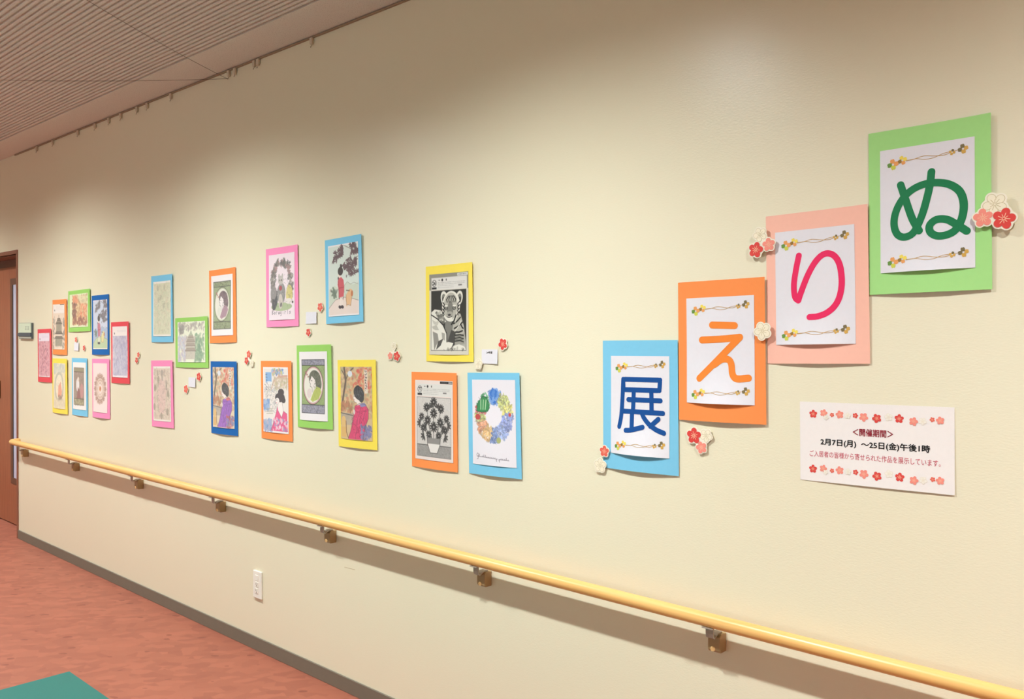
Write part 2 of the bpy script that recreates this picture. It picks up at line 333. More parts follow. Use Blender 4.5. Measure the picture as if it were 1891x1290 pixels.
# picture rail in the angle of wall and ceiling
pr = MB(); pr.box(-6.83, X1, D - 0.009, D, CEIL_LOW - 0.009, CEIL_LOW - 0.003)
pr.box(-6.83, X1, D - 0.003, D, CEIL_LOW - 0.003, CEIL_LOW)
o = pr.build('trim_1', mat('picture_rail_bronze', (158, 134, 108), 0.6, var=0.03)); tag(o, 'thin brown picture rail under the ceiling edge', 'picture rail', kind='structure')
sc = MB(); sc.box(-2.914, -2.841, D - 0.0004, D + 0.002, 0.5140, 0.5162)
for i, vv in enumerate(sc.v):
    if vv[0] > -2.9: sc.v[i] = (vv[0], vv[1], vv[2] + 0.003)
sc.build('scuff_mark', mat('scuff', (196, 178, 140), 0.7), wall_front)

# ------------------------------------------------------------------ door
door = empty('door_1', (-7.5, D + 0.127, 0)); tag(door, 'reddish brown wooden door with a narrow glass slit', 'door', kind='structure')
def dpart(name, mb, m, parent=door, bevel=0.0):
    mb.v = [(x + 7.5, y - D - 0.127, z) for x, y, z in mb.v]
    return mb.build(name, m, parent, bevel=bevel)
b = MB(); b.box(DX1, DX1 + 0.019, D - 0.008, D + 0.02, 0, DZ + 0.028); dpart('casing_jamb', b, M_CASING, bevel=0.002)
b = MB(); b.box(DX0 - 0.019, DX0, D - 0.008, D + 0.02, 0, DZ + 0.028); dpart('casing_jamb', b, M_CASING, bevel=0.002)
b = MB(); b.box(DX0, DX1, D - 0.008, D + 0.02, DZ, DZ + 0.028); dpart('casing_head', b, M_CASING, bevel=0.002)
b = MB(); b.box(DX0, DX0 + 0.02, D + 0.02, D + T, 0, DZ); b.box(DX1 - 0.02, DX1, D + 0.02, D + T, 0, DZ); b.box(DX0 + 0.02, DX1 - 0.02, D + 0.02, D + T, DZ - 0.006, DZ)
dpart('frame_lining', b, M_CASING)
b = MB(); b.box(DX0 + 0.02, DX1 - 0.02, D + 0.118, D + 0.122, 1.985, DZ - 0.006); dpart('header_panel', b, mat('dark_header', (104, 62, 48), 0.5))
# leaf in pieces round the slit
LX0, LX1, LZ0, LZ1 = DX0 + 0.022, DX1 - 0.022, 0.008, 1.985
SX0, SX1, SZ0, SZ1 = -7.352, -7.06, 0.315, 1.895
b = MB(); y0, y1 = D + 0.127, D + 0.165
b.box(LX0, SX0, y0, y1, LZ0, LZ1); b.box(SX1, LX1, y0, y1, LZ0, LZ1); b.box(SX0, SX1, y0, y1, LZ0, SZ0); b.box(SX0, SX1, y0, y1, SZ1, LZ1)
leaf = dpart('door_leaf', b, M_DOOR)
b = MB(); fw = 0.048
b.box(SX0, SX0 + fw, y0 - 0.003, y1, SZ0, SZ1); b.box(SX1 - fw, SX1, y0 - 0.003, y1, SZ0, SZ1)
b.box(SX0 + fw, SX1 - fw, y0 - 0.003, y1, SZ0, SZ0 + fw); b.box(SX0 + fw, SX1 - fw, y0 - 0.003, y1, SZ1 - fw, SZ1)
dpart('slit_frame', b, mat('slit_frame_brown', (104, 66, 48), 0.5), leaf)
b = MB(); b.box(SX0 + fw, SX0 + fw + 0.017, y0 - 0.002, y1 - 0.001, SZ0 + fw, SZ1 - fw); dpart('glazing_gasket', b, mat('black_gasket', (34, 34, 42), 0.5), leaf)
b = MB(); b.box(SX0 + fw + 0.017, SX1 - fw, y0 - 0.001, y0 + 0.006, SZ0 + fw, SZ1 - fw)
dpart('glass_pane', b, mat('frosted_pane', (198, 200, 224), 0.25, var=0.03, scale=20), leaf)
b = MB(); b.box(-7.635, -7.59, y0 - 0.006, y0, 0.96, 1.10); b.tube([(-7.612, y0 - 0.006, 1.05), (-7.612, y0 - 0.05, 1.05), (-7.66, y0 - 0.055, 1.05), (-7.73, y0 - 0.055, 1.05)], 0.009, 10)
dpart('lever_handle', b, mat('handle_bronze', (88, 62, 50), 0.35, metal=0.7), leaf)
b = MB(); b.box(X0 + 0.01, DX1 + 0.3, D + T, D + T + 0.02, 0, CEIL); dpart('rear_board', b, M_CASING)

# ------------------------------------------------------------------ downlights (row beside the wall, and hall rows added to bounce light off the floor)
M_TRIM = mat('white_enamel_trim', (225, 222, 214), 0.4); M_LENS = mat('lit_lens', (255, 240, 215), 0.4, emit=4.0)
def lathe(mb, prof, cx, cy, n=28, mi=0):
    rings = [[mb.vert((cx + r * math.cos(2 * math.pi * j / n), cy + r * math.sin(2 * math.pi * j / n), z)) for j in range(n)] for r, z in prof]
    for k in range(len(rings) - 1):
        for j in range(n): mb.face((rings[k][j], rings[k][(j + 1) % n], rings[k + 1][(j + 1) % n], rings[k + 1][j]), mi)
def downlight(x, y, power, half, blend, label, group, core=0.0):
    t = empty('downlight', (x, y, CEIL_LOW)); tag(t, label, 'downlight', group)
    m = MB(); lathe(m, [(0.050, 0.0), (0.066, 0.0), (0.066, -0.006), (0.058, -0.010), (0.050, -0.004), (0.050, 0.0)], 0, 0)
    m.build('trim_ring', M_TRIM, t, smooth=True)
    m = MB(); lathe(m, [(0.0005, -0.001), (0.050, -0.001), (0.050, -0.003), (0.0005, -0.003)], 0, 0)
    m.build('lens', M_LENS, t)
    ld = bpy.data.lights.new('downlight_beam', 'SPOT'); ld.energy = power; ld.spot_size = 2 * half; ld.spot_blend = blend
    ld.shadow_soft_size = 0.035; ld.color = LAMP_COL
    lo = bpy.data.objects.new('lamp', ld); col.objects.link(lo); lo.parent = t; lo.location = (0, 0, -0.05)
    if core:      # denser core of the beam
        l2 = ld.copy(); l2.energy = core; l2.spot_size = 2 * math.radians(50); l2.spot_blend = 1.0
        o2 = bpy.data.objects.new('lamp_core', l2); col.objects.link(o2); o2.parent = t; o2.location = (0, 0, -0.05)
    return t
ORDL = ['first', 'second', 'third', 'fourth', 'fifth', 'sixth', 'seventh', 'eighth']
for k in range(8):
    downlight(-9.64 + 1.97 * k, LAMP_Y, LAMP_W, LAMP_HALF, LAMP_BLEND, ORDL[k] + ' downlight from the left end in the row nearest the picture wall', 'wall washing downlights', LAMP_CORE)
for yy in (-1.0, -3.0):  # unseen lamps added so that floor bounce lifts the ambient light
    for k in range(8):
        downlight(-9.64 + 1.97 * k, yy, FILL_W, math.radians(42), 0.6, ORDL[k] + ' downlight from the left end in the ' + ('middle' if yy > -2 else 'window side') + ' row', 'hall downlights')

# ------------------------------------------------------------------ handrail
RO, RZ, RR = 0.058, 0.704, 0.0195
hr = empty('handrail', (-1.0, D, RZ)); tag(hr, 'pale wooden handrail on bronze brackets running along the picture wall', 'handrail')
b = MB(); RX0 = -6.765
pts = [(RX0 + 0.002, D + 0.002, RZ), (RX0 + 0.002, D - 0.018, RZ)]
for k in range(7):
    a = math.pi / 2 * k / 6
    pts.append((RX0 + 0.035 - 0.033 * math.cos(a), D - 0.025 - 0.033 * math.sin(a), RZ))
xs = np.linspace(RX0 + 0.08, X1 - 0.3, 30)
pts += [(float(x), D - RO, RZ) for x in xs]
b.tube([(p[0] + 1.0, p[1] - D, p[2] - RZ) for p in pts], RR, 24); bar = b.build('rail_bar', M_RAIL, hr, smooth=True)
M_BLOCK = mat('bronze_bracket_cover', (168, 138, 96), 0.42, metal=0.0, var=0.05)
M_ARM = mat('grey_steel_arm', (170, 156, 142), 0.4, metal=0.2, var=0.04)
M_SCREW = mat('brass_cover_screw', (232, 192, 130), 0.35)
br = empty('bracket', (0, 0, 0)); br.parent = hr
b = MB()   # wall block, bevelled front
o_ = [(-0.0005, -0.095), (-0.0005, -0.043), (-0.028, -0.043), (-0.036, -0.050), (-0.036, -0.088), (-0.030, -0.095)]
b.prism(o_, 'x', -0.019, 0.019); b.build('wall_block', M_BLOCK, br, bevel=0.002)
b = MB()   # steel arm: flat strip rising from the block to the underside of the rail
path = [(-0.012, -0.041), (-0.030, -0.041), (-0.042, -0.045), (-0.050, -0.050), (-0.057, -0.046), (-0.059, -0.036), (-0.059, -0.014)]
L_, R_ = [], []
for i, (yy, zz) in enumerate(path):
    a_ = path[max(i - 1, 0)]; c_ = path[min(i + 1, len(path) - 1)]
    tx, tz = c_[0] - a_[0], c_[1] - a_[1]; n_ = math.hypot(tx, tz)
    L_.append((yy - tz / n_ * 0.002, zz + tx / n_ * 0.002)); R_.append((yy + tz / n_ * 0.002, zz - tx / n_ * 0.002))
for i in range(len(path) - 1):
    b.prism([L_[i], L_[i + 1], R_[i + 1], R_[i]], 'x', -0.0115, 0.0115)
b.build('steel_arm', M_ARM, br)
b = MB(); b.box(-0.016, 0.016, -0.075, -0.041, -0.0195, -0.0165); b.build('saddle_plate', M_ARM, br)
b = MB(); b.tube([(-0.003, -0.0355, -0.085), (-0.003, -0.0385, -0.0855)], [0.0075, 0.0065], 14); b.build('cover_screw', M_SCREW, br)
for k in range(13):
    x = -6.60 + 0.903 * k
    if x > X1 - 0.4: break
    c = br if k == 0 else copy_tree(br, hr)
    c.location = (x + 1.0, 0, 0)

# ------------------------------------------------------------------ outlet, room sign, hooks, cords
ot = empty('wall_outlet', (-3.574, D, 0.247)); tag(ot, 'white double power outlet plate low on the picture wall', 'outlet')
M_PLATE = mat('white_plastic', (240, 234, 222), 0.35); M_SLOT = mat('outlet_slot', (120, 104, 88), 0.6)
b = MB(); b.box(-0.036, 0.036, -0.010, 0.0, 0, 0.128); b.build('plate', M_PLATE, ot, bevel=0.003)
for k, zz in enumerate((0.024, 0.054, 0.084)):
    b = MB(); b.box(-0.012, 0.012, -0.0125, -0.009, zz, zz + 0.025); s_ = b.build('socket_module', M_PLATE, ot, bevel=0.001)
    if k < 2:
        b = MB(); b.box(-0.0065, -0.0045, -0.0130, -0.0122, zz + 0.010, zz + 0.019); b.box(0.0045, 0.0065, -0.0130, -0.0122, zz + 0.010, zz + 0.019)
        b.tube([(0, -0.0122, zz + 0.006), (0, -0.0131, zz + 0.006)], 0.0028, 10); b.build('socket_slots', M_SLOT, s_)
rs = empty('room_sign', (-6.606, D, 1.437)); tag(rs, 'pale green room sign with a dark band beside the door', 'sign')
b = MB(); b.box(-0.125, 0.125, -0.012, 0, 0.0, 0.112); b.build('back_plate', mat('sign_back_grey', (88, 96, 96), 0.5), rs)
b = MB(); b.box(-0.125, 0.119, -0.017, -0.012, 0.043, 0.110); b.build('name_panel', mat('sign_pale_green', (214, 226, 200), 0.4), rs)
b = MB(); b.box(-0.131, 0.122, -0.020, -0.012, 0.018, 0.041); b.build('dark_band', mat('sign_slate', (66, 78, 92), 0.35), rs)
b = MB(); b.box(-0.118, 0.119, -0.016, -0.012, 0.002, 0.016); b.build('lower_strip', mat('sign_grey', (170, 172, 160), 0.4), rs)
b = MB()
for k in range(3):
    xx = 0.010 + 0.030 * k; zz = 0.062
    b.box(xx, xx + 0.022, -0.0176, -0.0168, zz + 0.022, zz + 0.026); b.box(xx + 0.009, xx + 0.013, -0.0177, -0.0168, zz, zz + 0.026)
    b.box(xx + 0.002, xx + 0.020, -0.0176, -0.0168, zz + 0.010, zz + 0.013); b.box(xx, xx + 0.022, -0.0176, -0.0168, zz, zz + 0.003)
b.build('lettering', mat('sign_letter_grey', (168, 178, 158), 0.6), rs)

M_HOOK = mat('hook_ivory', (214, 198, 174), 0.5); M_HOOKD = mat('hook_steel', (168, 150, 128), 0.4)
hook = empty('picture_hook', (0, D, CEIL_LOW - 0.010))
b = MB(); b.box(-0.009, 0.009, -0.013, -0.002, -0.022, 0.002); b.box(-0.005, 0.005, -0.012, -0.003, -0.028, -0.020); b.build('runner', M_HOOK, hook, bevel=0.001)
b = MB(); b.tube([(0.0, -0.008, -0.026), (0.004, -0.010, -0.032), (0.0, -0.012, -0.040), (-0.004, -0.010, -0.034)], 0.0014, 6); b.build('ring', M_HOOKD, hook)
HX = [-6.389, -6.098, -5.680, -5.418, -5.219, -5.055, -4.843, -4.715, -4.435, -3.781, -3.609, -3.576, -3.148]
ORD = ['first', 'second', 'third', 'fourth', 'fifth', 'sixth', 'seventh', 'eighth', 'ninth']
first = True
for x in HX:
    c = hook if first else copy_tree(hook); first = False
    c.location.x = x
    if x > -3.2: tag(c, 'picture rail hook standing alone nearest the camera', 'hook', 'picture rail hooks')
    elif x > -3.59: tag(c, 'picture rail hook, right one of the close pair', 'hook', 'picture rail hooks')
    elif x > -3.62: tag(c, 'picture rail hook, left one of the close pair', 'hook', 'picture rail hooks')
    elif x > -3.8: tag(c, 'picture rail hook just right of the one holding the cords', 'hook', 'picture rail hooks')
    else: tag(c, ORD[HX.index(x)] + ' picture rail hook counted from the door', 'hook', 'picture rail hooks')
c = copy_tree(hook); c.location.x = -3.840; tag(c, 'picture rail hook from which two thin cords stretch away', 'hook', 'picture rail hooks')
def cord(p0, p1, sag, label):
    p0, p1 = Vector(p0), Vector(p1); b = MB()
    pts = [p0.lerp(p1, t) - Vector((0, 0, sag * 4 * t * (1 - t))) for t in np.linspace(0, 1, 20)]
    base = pts[0]; b.tube([p - base for p in pts], 0.0009, 6)
    o = b.build('thin_cord', mat('dark_cord', (92, 70, 54), 0.7)); o.location = base; tag(o, label, 'cord', 'cords from the picture rail')
hp = Vector((-3.840, D - 0.014, CEIL_LOW - 0.048))
cord(hp, (-4.988, 1.356, CEIL_LOW), 0.010, 'thin dark cord stretching left from the hook across the ribbed ceiling')
cord(hp, (-3.400, 1.257, CEIL_LOW), 0.010, 'thin dark cord rising from the hook toward the top of the ceiling')

for a, b_ in FILL_WIN:
    pd = bpy.data.lights.new('window_portal', 'AREA'); pd.shape = 'RECTANGLE'; pd.size = b_ - a; pd.size_y = WZ1 - WZ0; pd.cycles.is_portal = True
    po = bpy.data.objects.new('window_portal', pd); col.objects.link(po); po.location = ((a + b_) / 2, Y0 - T - 0.01, (WZ0 + WZ1) / 2); po.rotation_euler = (math.pi / 2, 0, 0)
pd = bpy.data.lights.new('door_portal', 'AREA'); pd.shape = 'RECTANGLE'; pd.size = GZ; pd.size_y = GY1 - GY0; pd.cycles.is_portal = True
po = bpy.data.objects.new('door_portal', pd); col.objects.link(po); po.location = (X0 - T - 0.01, (GY0 + GY1) / 2, GZ / 2); po.rotation_euler = (0, -math.pi / 2, 0)

# ------------------------------------------------------------------ paper things on the wall
def grid_obj(name, s0, s1, t0, t1, nx, nz, outf, material, parent, thick=0.0006, colors=None):
    """paper sheet: grid over local x (s) and z (t), y = -outf(s,t); front faces the hall"""
    S = np.linspace(s0, s1, nx); Tt = np.linspace(t1, t0, nz)      # rows from the top
    SS, TT = np.meshgrid(S, Tt)
    OUT = outf(SS, TT)
    V = np.stack([SS, -OUT, TT], -1).reshape(-1, 3)
    i = np.arange(nz - 1)[:, None] * nx + np.arange(nx - 1)[None, :]
    F = np.stack([i, i + nx, i + nx + 1, i + 1], -1).reshape(-1, 4)
    nv = len(V)
    # back and rim, so that the sheet has thickness
    VB = V.copy(); VB[:, 1] += thick
    if colors is None:
        FB = F[:, ::-1] + nv; VV = np.concatenate([V, VB, V, VB])          # rim has its own vertices: crisp paper edges
        ring = list(range(nx)) + [nx - 1 + nx * k for k in range(1, nz)] + [nx * (nz - 1) + k for k in range(nx - 2, -1, -1)] + [nx * k for k in range(nz - 2, 0, -1)]
        R = np.array([(ring[k] + 2 * nv, ring[(k + 1) % len(ring)] + 2 * nv, ring[(k + 1) % len(ring)] + 3 * nv, ring[k] + 3 * nv) for k in range(len(ring))])
        used = np.unique(R); keep = np.concatenate([np.arange(2 * nv), used]); remap = np.zeros(4 * nv, int); remap[keep] = np.arange(len(keep))
        VV = VV[keep]; R = remap[R]; FF = np.concatenate([F, FB, R])
    else:
        VV, FF = V, F
    me = bpy.data.meshes.new(name)
    me.vertices.add(len(VV)); me.vertices.foreach_set('co', VV.astype(np.float32).ravel())
    me.loops.add(FF.size); me.loops.foreach_set('vertex_index', FF.astype(np.int32).ravel())
    me.polygons.add(len(FF)); me.polygons.foreach_set('loop_start', np.arange(0, FF.size, 4, dtype=np.int32))
    me.polygons.foreach_set('use_smooth', np.ones(len(FF), bool))
    me.update(calc_edges=True)
    if colors is not None:
        at = me.color_attributes.new('print', 'FLOAT_COLOR', 'POINT')
        rgba = np.ones((nv, 4), np.float32); rgba[:, :3] = colors.reshape(-1, 3); at.data.foreach_set('color', rgba.ravel())
    me.materials.append(material)
    o = bpy.data.objects.new(name, me); col.objects.link(o); o.parent = parent
    return o

def print_material():
    m = bpy.data.materials.new('printed_paper'); m.use_nodes = True
    N = m.node_tree.nodes; L = m.node_tree.links; b = N['Principled BSDF']
    a = N.new('ShaderNodeVertexColor'); a.layer_name = 'print'
    tc = N.new('ShaderNodeTexCoord'); nz = N.new('ShaderNodeTexNoise'); nz.inputs['Scale'].default_value = 500
    L.new(tc.outputs['Object'], nz.inputs['Vector'])
    mr = N.new('ShaderNodeMapRange'); mr.inputs['To Min'].default_value = 0.96; mr.inputs['To Max'].default_value = 1.03
    L.new(nz.outputs['Fac'], mr.inputs['Value'])
    mx = N.new('ShaderNodeMix'); mx.data_type = 'RGBA'; mx.blend_type = 'MULTIPLY'; mx.inputs['Factor'].default_value = 1
    L.new(a.outputs['Color'], mx.inputs['A']); L.new(mr.outputs['Result'], mx.inputs['B'])
    L.new(mx.outputs['Result'], b.inputs['Base Color']); b.inputs['Roughness'].default_value = 0.6; b.inputs['Specular IOR Level'].default_value = 0.25
    return m
M_PRINT = print_material()
PK = 0.90   # paper reflectance under full white
def paper(name, rgb): return mat(name, tuple(v * 0.965 for v in rgb), 0.7, var=0.025, scale=90, bump=0.05, bscale=700, spec=0.2)
CARD = {'sky': paper('sky_blue_card', (130, 203, 235)), 'orange': paper('orange_card', (255, 150, 82)), 'green': paper('leaf_green_card', (160, 214, 108)),
        'mint': paper('mint_green_card', (172, 229, 142)), 'rose': paper('salmon_pink_card', (255, 196, 176)), 'pink': paper('pink_card', (255, 152, 196)),
        'yellow': paper('yellow_card', (254, 229, 92)), 'blue': paper('royal_blue_card', (30, 104, 178)), 'red': paper('red_card', (236, 84, 92))}
M_WHITE = paper('white_paper', (234, 231, 237))

def curl(w, h, base, A, R, ph):
    """how far a hung sheet stands off the wall: lower edge bellies out, right edge lifts a little"""
    def f(s, t):
        u = s / w + 0.5; v = t / h                                # t from 0 (bottom) to h
        return base + A * np.sin(np.pi * np.clip(u, 0, 1)) * (1 - np.clip(v, 0, 1)) ** 2.2 + R * np.clip(u, 0, 1) ** 5 * (0.4 + 0.6 * np.clip(v, 0, 1)) \
            + 0.0012 * np.sin(7 * v + ph) * np.sin(np.pi * np.clip(u, 0, 1))
    return f

def hung(name, key, label, cat, group, card, base=0.0012, A=0.006, R=0.003, ph=0.0):
    cx, cz, w, h, a = POSTERS[key]
    # origin at the middle of the lower edge
    bx, bz = cx + h / 2 * math.sin(a), cz - h / 2 * math.cos(a)
    t = empty(name, (bx, D, bz), (0, -a, 0)); tag(t, label, cat, group)
    f = curl(w, h, base, A, R, ph)
    if card is not None:
        grid_obj('backing_card', -w / 2, w / 2, 0, h, 15, 19, f, card, t)
    return t, f, w, h

def ribbon(mb, pts, width, outf, lift, mi=0, closed=False, smooth=True, caps=True, step=0.003):
    """flat stroke of even width with round ends, laid on the sheet; pts are local (s,t)"""
    P = [np.array(p, float) for p in pts]
    Q = []
    if smooth and len(P) > 2:
        E = [2 * P[0] - P[1]] + P + [2 * P[-1] - P[-2]]
        for i in range(1, len(E) - 2):
            n = max(2, int(np.linalg.norm(E[i + 1] - E[i]) / step))
            for k in range(n):
                t = k / n
                Q.append(0.5 * ((2 * E[i]) + (-E[i - 1] + E[i + 1]) * t + (2 * E[i - 1] - 5 * E[i] + 4 * E[i + 1] - E[i + 2]) * t * t + (-E[i - 1] + 3 * E[i] - 3 * E[i + 1] + E[i + 2]) * t ** 3))
        Q.append(P[-1])
    else:
        for i in range(len(P) - 1):
            n = max(1, int(np.linalg.norm(P[i + 1] - P[i]) / (step * 2)))
            for k in range(n): Q.append(P[i] + (P[i + 1] - P[i]) * k / n)
        Q.append(P[-1])
    Q = np.array(Q); Tn = np.gradient(Q, axis=0); Tn /= np.linalg.norm(Tn, axis=1)[:, None] + 1e-12
    Nn = np.stack([-Tn[:, 1], Tn[:, 0]], 1); r = width / 2
    def put(q): return mb.vert((q[0], -(float(outf(q[0], q[1])) + lift), q[1]))
    Lf = [put(q + r * n) for q, n in zip(Q, Nn)]; Ct = [put(q) for q in Q]; Rt = [put(q - r * n) for q, n in zip(Q, Nn)]
    for i in range(len(Q) - 1):
        mb.face((Lf[i], Ct[i], Ct[i + 1], Lf[i + 1]), mi); mb.face((Ct[i], Rt[i], Rt[i + 1], Ct[i + 1]), mi)
    if caps:
        for q, tv, nv_, a, b_, c in ((Q[0], -Tn[0], Nn[0], Lf[0], Rt[0], Ct[0]), (Q[-1], Tn[-1], Nn[-1], Lf[-1], Rt[-1], Ct[-1])):
            arc = [a] + [put(q + r * (math.cos(th) * nv_ + math.sin(th) * tv)) for th in np.linspace(0, math.pi, 9)[1:-1]] + [b_]
            for k in range(len(arc) - 1): mb.face((c, arc[k], arc[k + 1]), mi)

def disc(mb, s, t, rx, rz, outf, lift, mi=0, rot=0.0, n=12):
    def put(a, b):
        x = s + a * math.cos(rot) - b * math.sin(rot); z = t + a * math.sin(rot) + b * math.cos(rot)
        return mb.vert((x, -(float(outf(x, z)) + lift), z))
    c = put(0, 0); ring = [put(rx * math.cos(2 * math.pi * k / n), rz * math.sin(2 * math.pi * k / n)) for k in range(n)]
    for k in range(n): mb.face((c, ring[k], ring[(k + 1) % n]), mi)

def ink(name, rgb): return mat('ink_' + name, tuple(v * 0.965 for v in rgb), 0.55, var=0.02, scale=150, spec=0.25)

# ---- the four title posters ------------------------------------------------
FLORA = [ink('leaf_green', (110, 150, 72)), ink('leaf_orange', (238, 164, 96)), ink('leaf_lime', (214, 214, 84)), ink('leaf_yellow', (246, 220, 92)),
         ink('leaf_brown', (158, 122, 56)), ink('leaf_dark', (128, 114, 80)), ink('leaf_ochre', (216, 170, 84)), ink('stem_tan', (200, 164, 112))]
def clover(mb, s, t, r, cols, rot, outf, lift):
    for k in range(4):
        a = rot + k * math.pi / 2
        for d in (-1, 1):
            disc(mb, s + r * 0.58 * math.cos(a) + d * r * 0.16 * math.sin(a), t + r * 0.58 * math.sin(a) - d * r * 0.16 * math.cos(a), r * 0.44, r * 0.26, outf, lift + 0.00004 * (d + 1), cols[k], a, 10)
def title_poster(key, label, card, inkmat, sw, off, A, R, base, ph, letter_label):
    t, f, w, h = hung('title_poster', key, label, 'poster', 'title posters', card, base, A, R, ph)
    sw_, sh = 0.210, 0.297
    s0 = -sw_ / 2 + off[0]; z0 = h / 2 - sh / 2 + off[1]
    def g(s, tt):
        u = (s - s0) / sw_; v = (tt - z0) / sh
        return f(s, tt) + 0.0009 + 0.009 * np.sin(np.pi * np.clip(u, 0, 1)) * (1 - np.clip(v, 0, 1)) ** 5 + 0.0010 * (1 + np.sin(9 * v + 1.5 * u + ph)) * np.sin(np.pi * np.clip(u, 0, 1))
    sheet = grid_obj('white_sheet', s0, s0 + sw_, z0, z0 + sh, 27, 41, g, M_WHITE, t, 0.0003)
    P = lambda q: (s0 + q[0] * sw_, z0 + (1 - q[1]) * sh)
    m = MB()
    for k, st in enumerate(STROKES[key]):
        straight = len(st) == 5 and key == 'ten' and k == 0
        ribbon(m, [P(q) for q in st], sw, g, 0.00045 + 0.00006 * k, smooth=not straight)
        if straight:      # round the corners of the box
            for q in st[1:]: s_, t_ = P(q); disc(m, s_, t_, sw / 2, sw / 2, g, 0.0004, n=16)
    o = m.build('letter', inkmat, sheet); o['label'] = letter_label
    for vv in (0.105, 0.90):
        m = MB(); q = P((0, vv))[1]
        X = lambda u: s0 + u * sw_
        clover(m, X(0.145), q - 0.006, 0.0130, [1, 1, 0, 2], 0.15, g, 0.0005)
        clover(m, X(0.25), q + 0.001, 0.0108, [3, 3, 4, 1], 0.35, g, 0.0006)
        clover(m, X(0.775), q + 0.003, 0.0070, [6, 5, 6, 6], -0.3, g, 0.0005)
        clover(m, X(0.885), q + 0.007, 0.0112, [6, 5, 5, 6], 0.2, g, 0.0005)
        L1 = [(X(0.29), q - 0.002), (X(0.38), q), (X(0.48), q + 0.004), (X(0.6), q), (X(0.70), q - 0.001), (X(0.76), q + 0.003)]
        L2 = [(X(0.29), q - 0.001), (X(0.40), q), (X(0.5), q - 0.0045), (X(0.6), q - 0.003), (X(0.68), q + 0.003), (X(0.85), q + 0.006)]
        ribbon(m, L1, 0.0016, g, 0.0004, 7, caps=False, step=0.006); ribbon(m, L2, 0.0014, g, 0.00045, 7, caps=False, step=0.006)
        m.build('flower_border', FLORA, sheet)
    return t
title_poster('ten', 'sky blue title poster with a dark blue kanji', CARD['sky'], ink('kanji_blue', (16, 78, 150)), 0.0148, (0.001, 0.001), 0.010, 0.006, 0.0012, 0.3, 'dark blue kanji')
title_poster('e', 'orange title poster with an orange brush kana', CARD['orange'], ink('kana_orange', (250, 140, 54)), 0.0195, (-0.002, 0.002), 0.008, 0.006, 0.0035, 1.2, 'orange kana')
title_poster('ri', 'pale salmon pink title poster with a crimson kana', CARD['rose'], ink('kana_crimson', (240, 44, 100)), 0.0160, (-0.004, 0.002), 0.007, 0.007, 0.0015, 2.2, 'crimson kana')
title_poster('nu', 'mint green title poster with a dark green kana, highest of the row', CARD['mint'], ink('kana_green', (28, 126, 78)), 0.0175, (-0.003, 0.002), 0.008, 0.007, 0.0035, 3.1, 'dark green kana')

# ---- notice sheet ------------------------------------------------------------
BCOL = [ink('blossom_red', (226, 74, 68)), ink('blossom_pink', (250, 150, 134)), ink('blossom_cream', (250, 240, 214)), ink('blossom_coral', (238, 104, 88)),
        ink('stamen_peach', (252, 196, 164)), ink('outline_beige', (214, 198, 158)), ink('outline_red', (196, 52, 48))]
def blossom(mb, s, t, r, kind, outf, lift, rot=0.3, stamens=True):
    rim = {0: 0, 1: 1, 2: 5, 3: 3}[kind]
    for k in range(5):
        a = rot + 2 * math.pi * k / 5; ps, pt = s + r * 0.60 * math.cos(a), t + r * 0.60 * math.sin(a)
        disc(mb, ps, pt, r * 0.40, r * 0.38, outf, lift + 0.00002 * k, rim, a, 14)
        if kind == 2: disc(mb, ps, pt, r * 0.35, r * 0.33, outf, lift + 0.00018, 2, a, 14)
    disc(mb, s, t, r * 0.40, r * 0.40, outf, lift + 0.00020, {0: 0, 1: 1, 2: 2, 3: 3}[kind], 0, 14)
    if stamens:
        lc = {0: 4, 1: 4, 2: 5, 3: 4}[kind]
        for k in range(9):
            a = rot + 0.35 + 2 * math.pi * k / 9
            ribbon(mb, [(s + r * 0.08 * math.cos(a), t + r * 0.08 * math.sin(a)), (s + r * (0.42 + 0.12 * (k % 2)) * math.cos(a), t + r * (0.42 + 0.12 * (k % 2)) * math.sin(a))], r * 0.06, outf, lift + 0.00028, lc, smooth=False, caps=False, step=0.05)

BCOL_N = list(BCOL); BCOL_N[2] = ink('blossom_ivory', (248, 242, 230)); BCOL_N[5] = ink('outline_pale', (238, 224, 196))
nt_, nf, nw, nh = hung('notice_sheet', 'notice', 'white notice sheet with dates and rows of red blossoms', 'notice', None, None)
ng = lambda s, t: 0.0010 + 0.0030 * np.sin(np.pi * np.clip(s / nw + 0.5, 0, 1)) * (1 - np.clip(t / nh, 0, 1)) ** 2 + 0.0025 * np.clip(s / nw + 0.5, 0, 1) ** 3 * (1 - np.clip(t / nh, 0, 1))
nsheet = grid_obj('white_sheet', -nw / 2, nw / 2, 0, nh, 33, 19, ng, paper('notice_paper', (247, 240, 236)), nt_, 0.0003)
for key in ('ntop', 'nbot'):
    m = MB()
    for k, (u, v, r, kind) in enumerate(STROKES[key]):
        blossom(m, (u - 0.5) * nw, (1 - v) * nh, r, kind if kind != 0 else (0 if k % 2 == 0 else 3), ng, 0.0005 + 0.0003 * (k % 3 == 2), 0.3 + k, stamens=True)
    m.build('blossom_border', BCOL_N, nsheet)
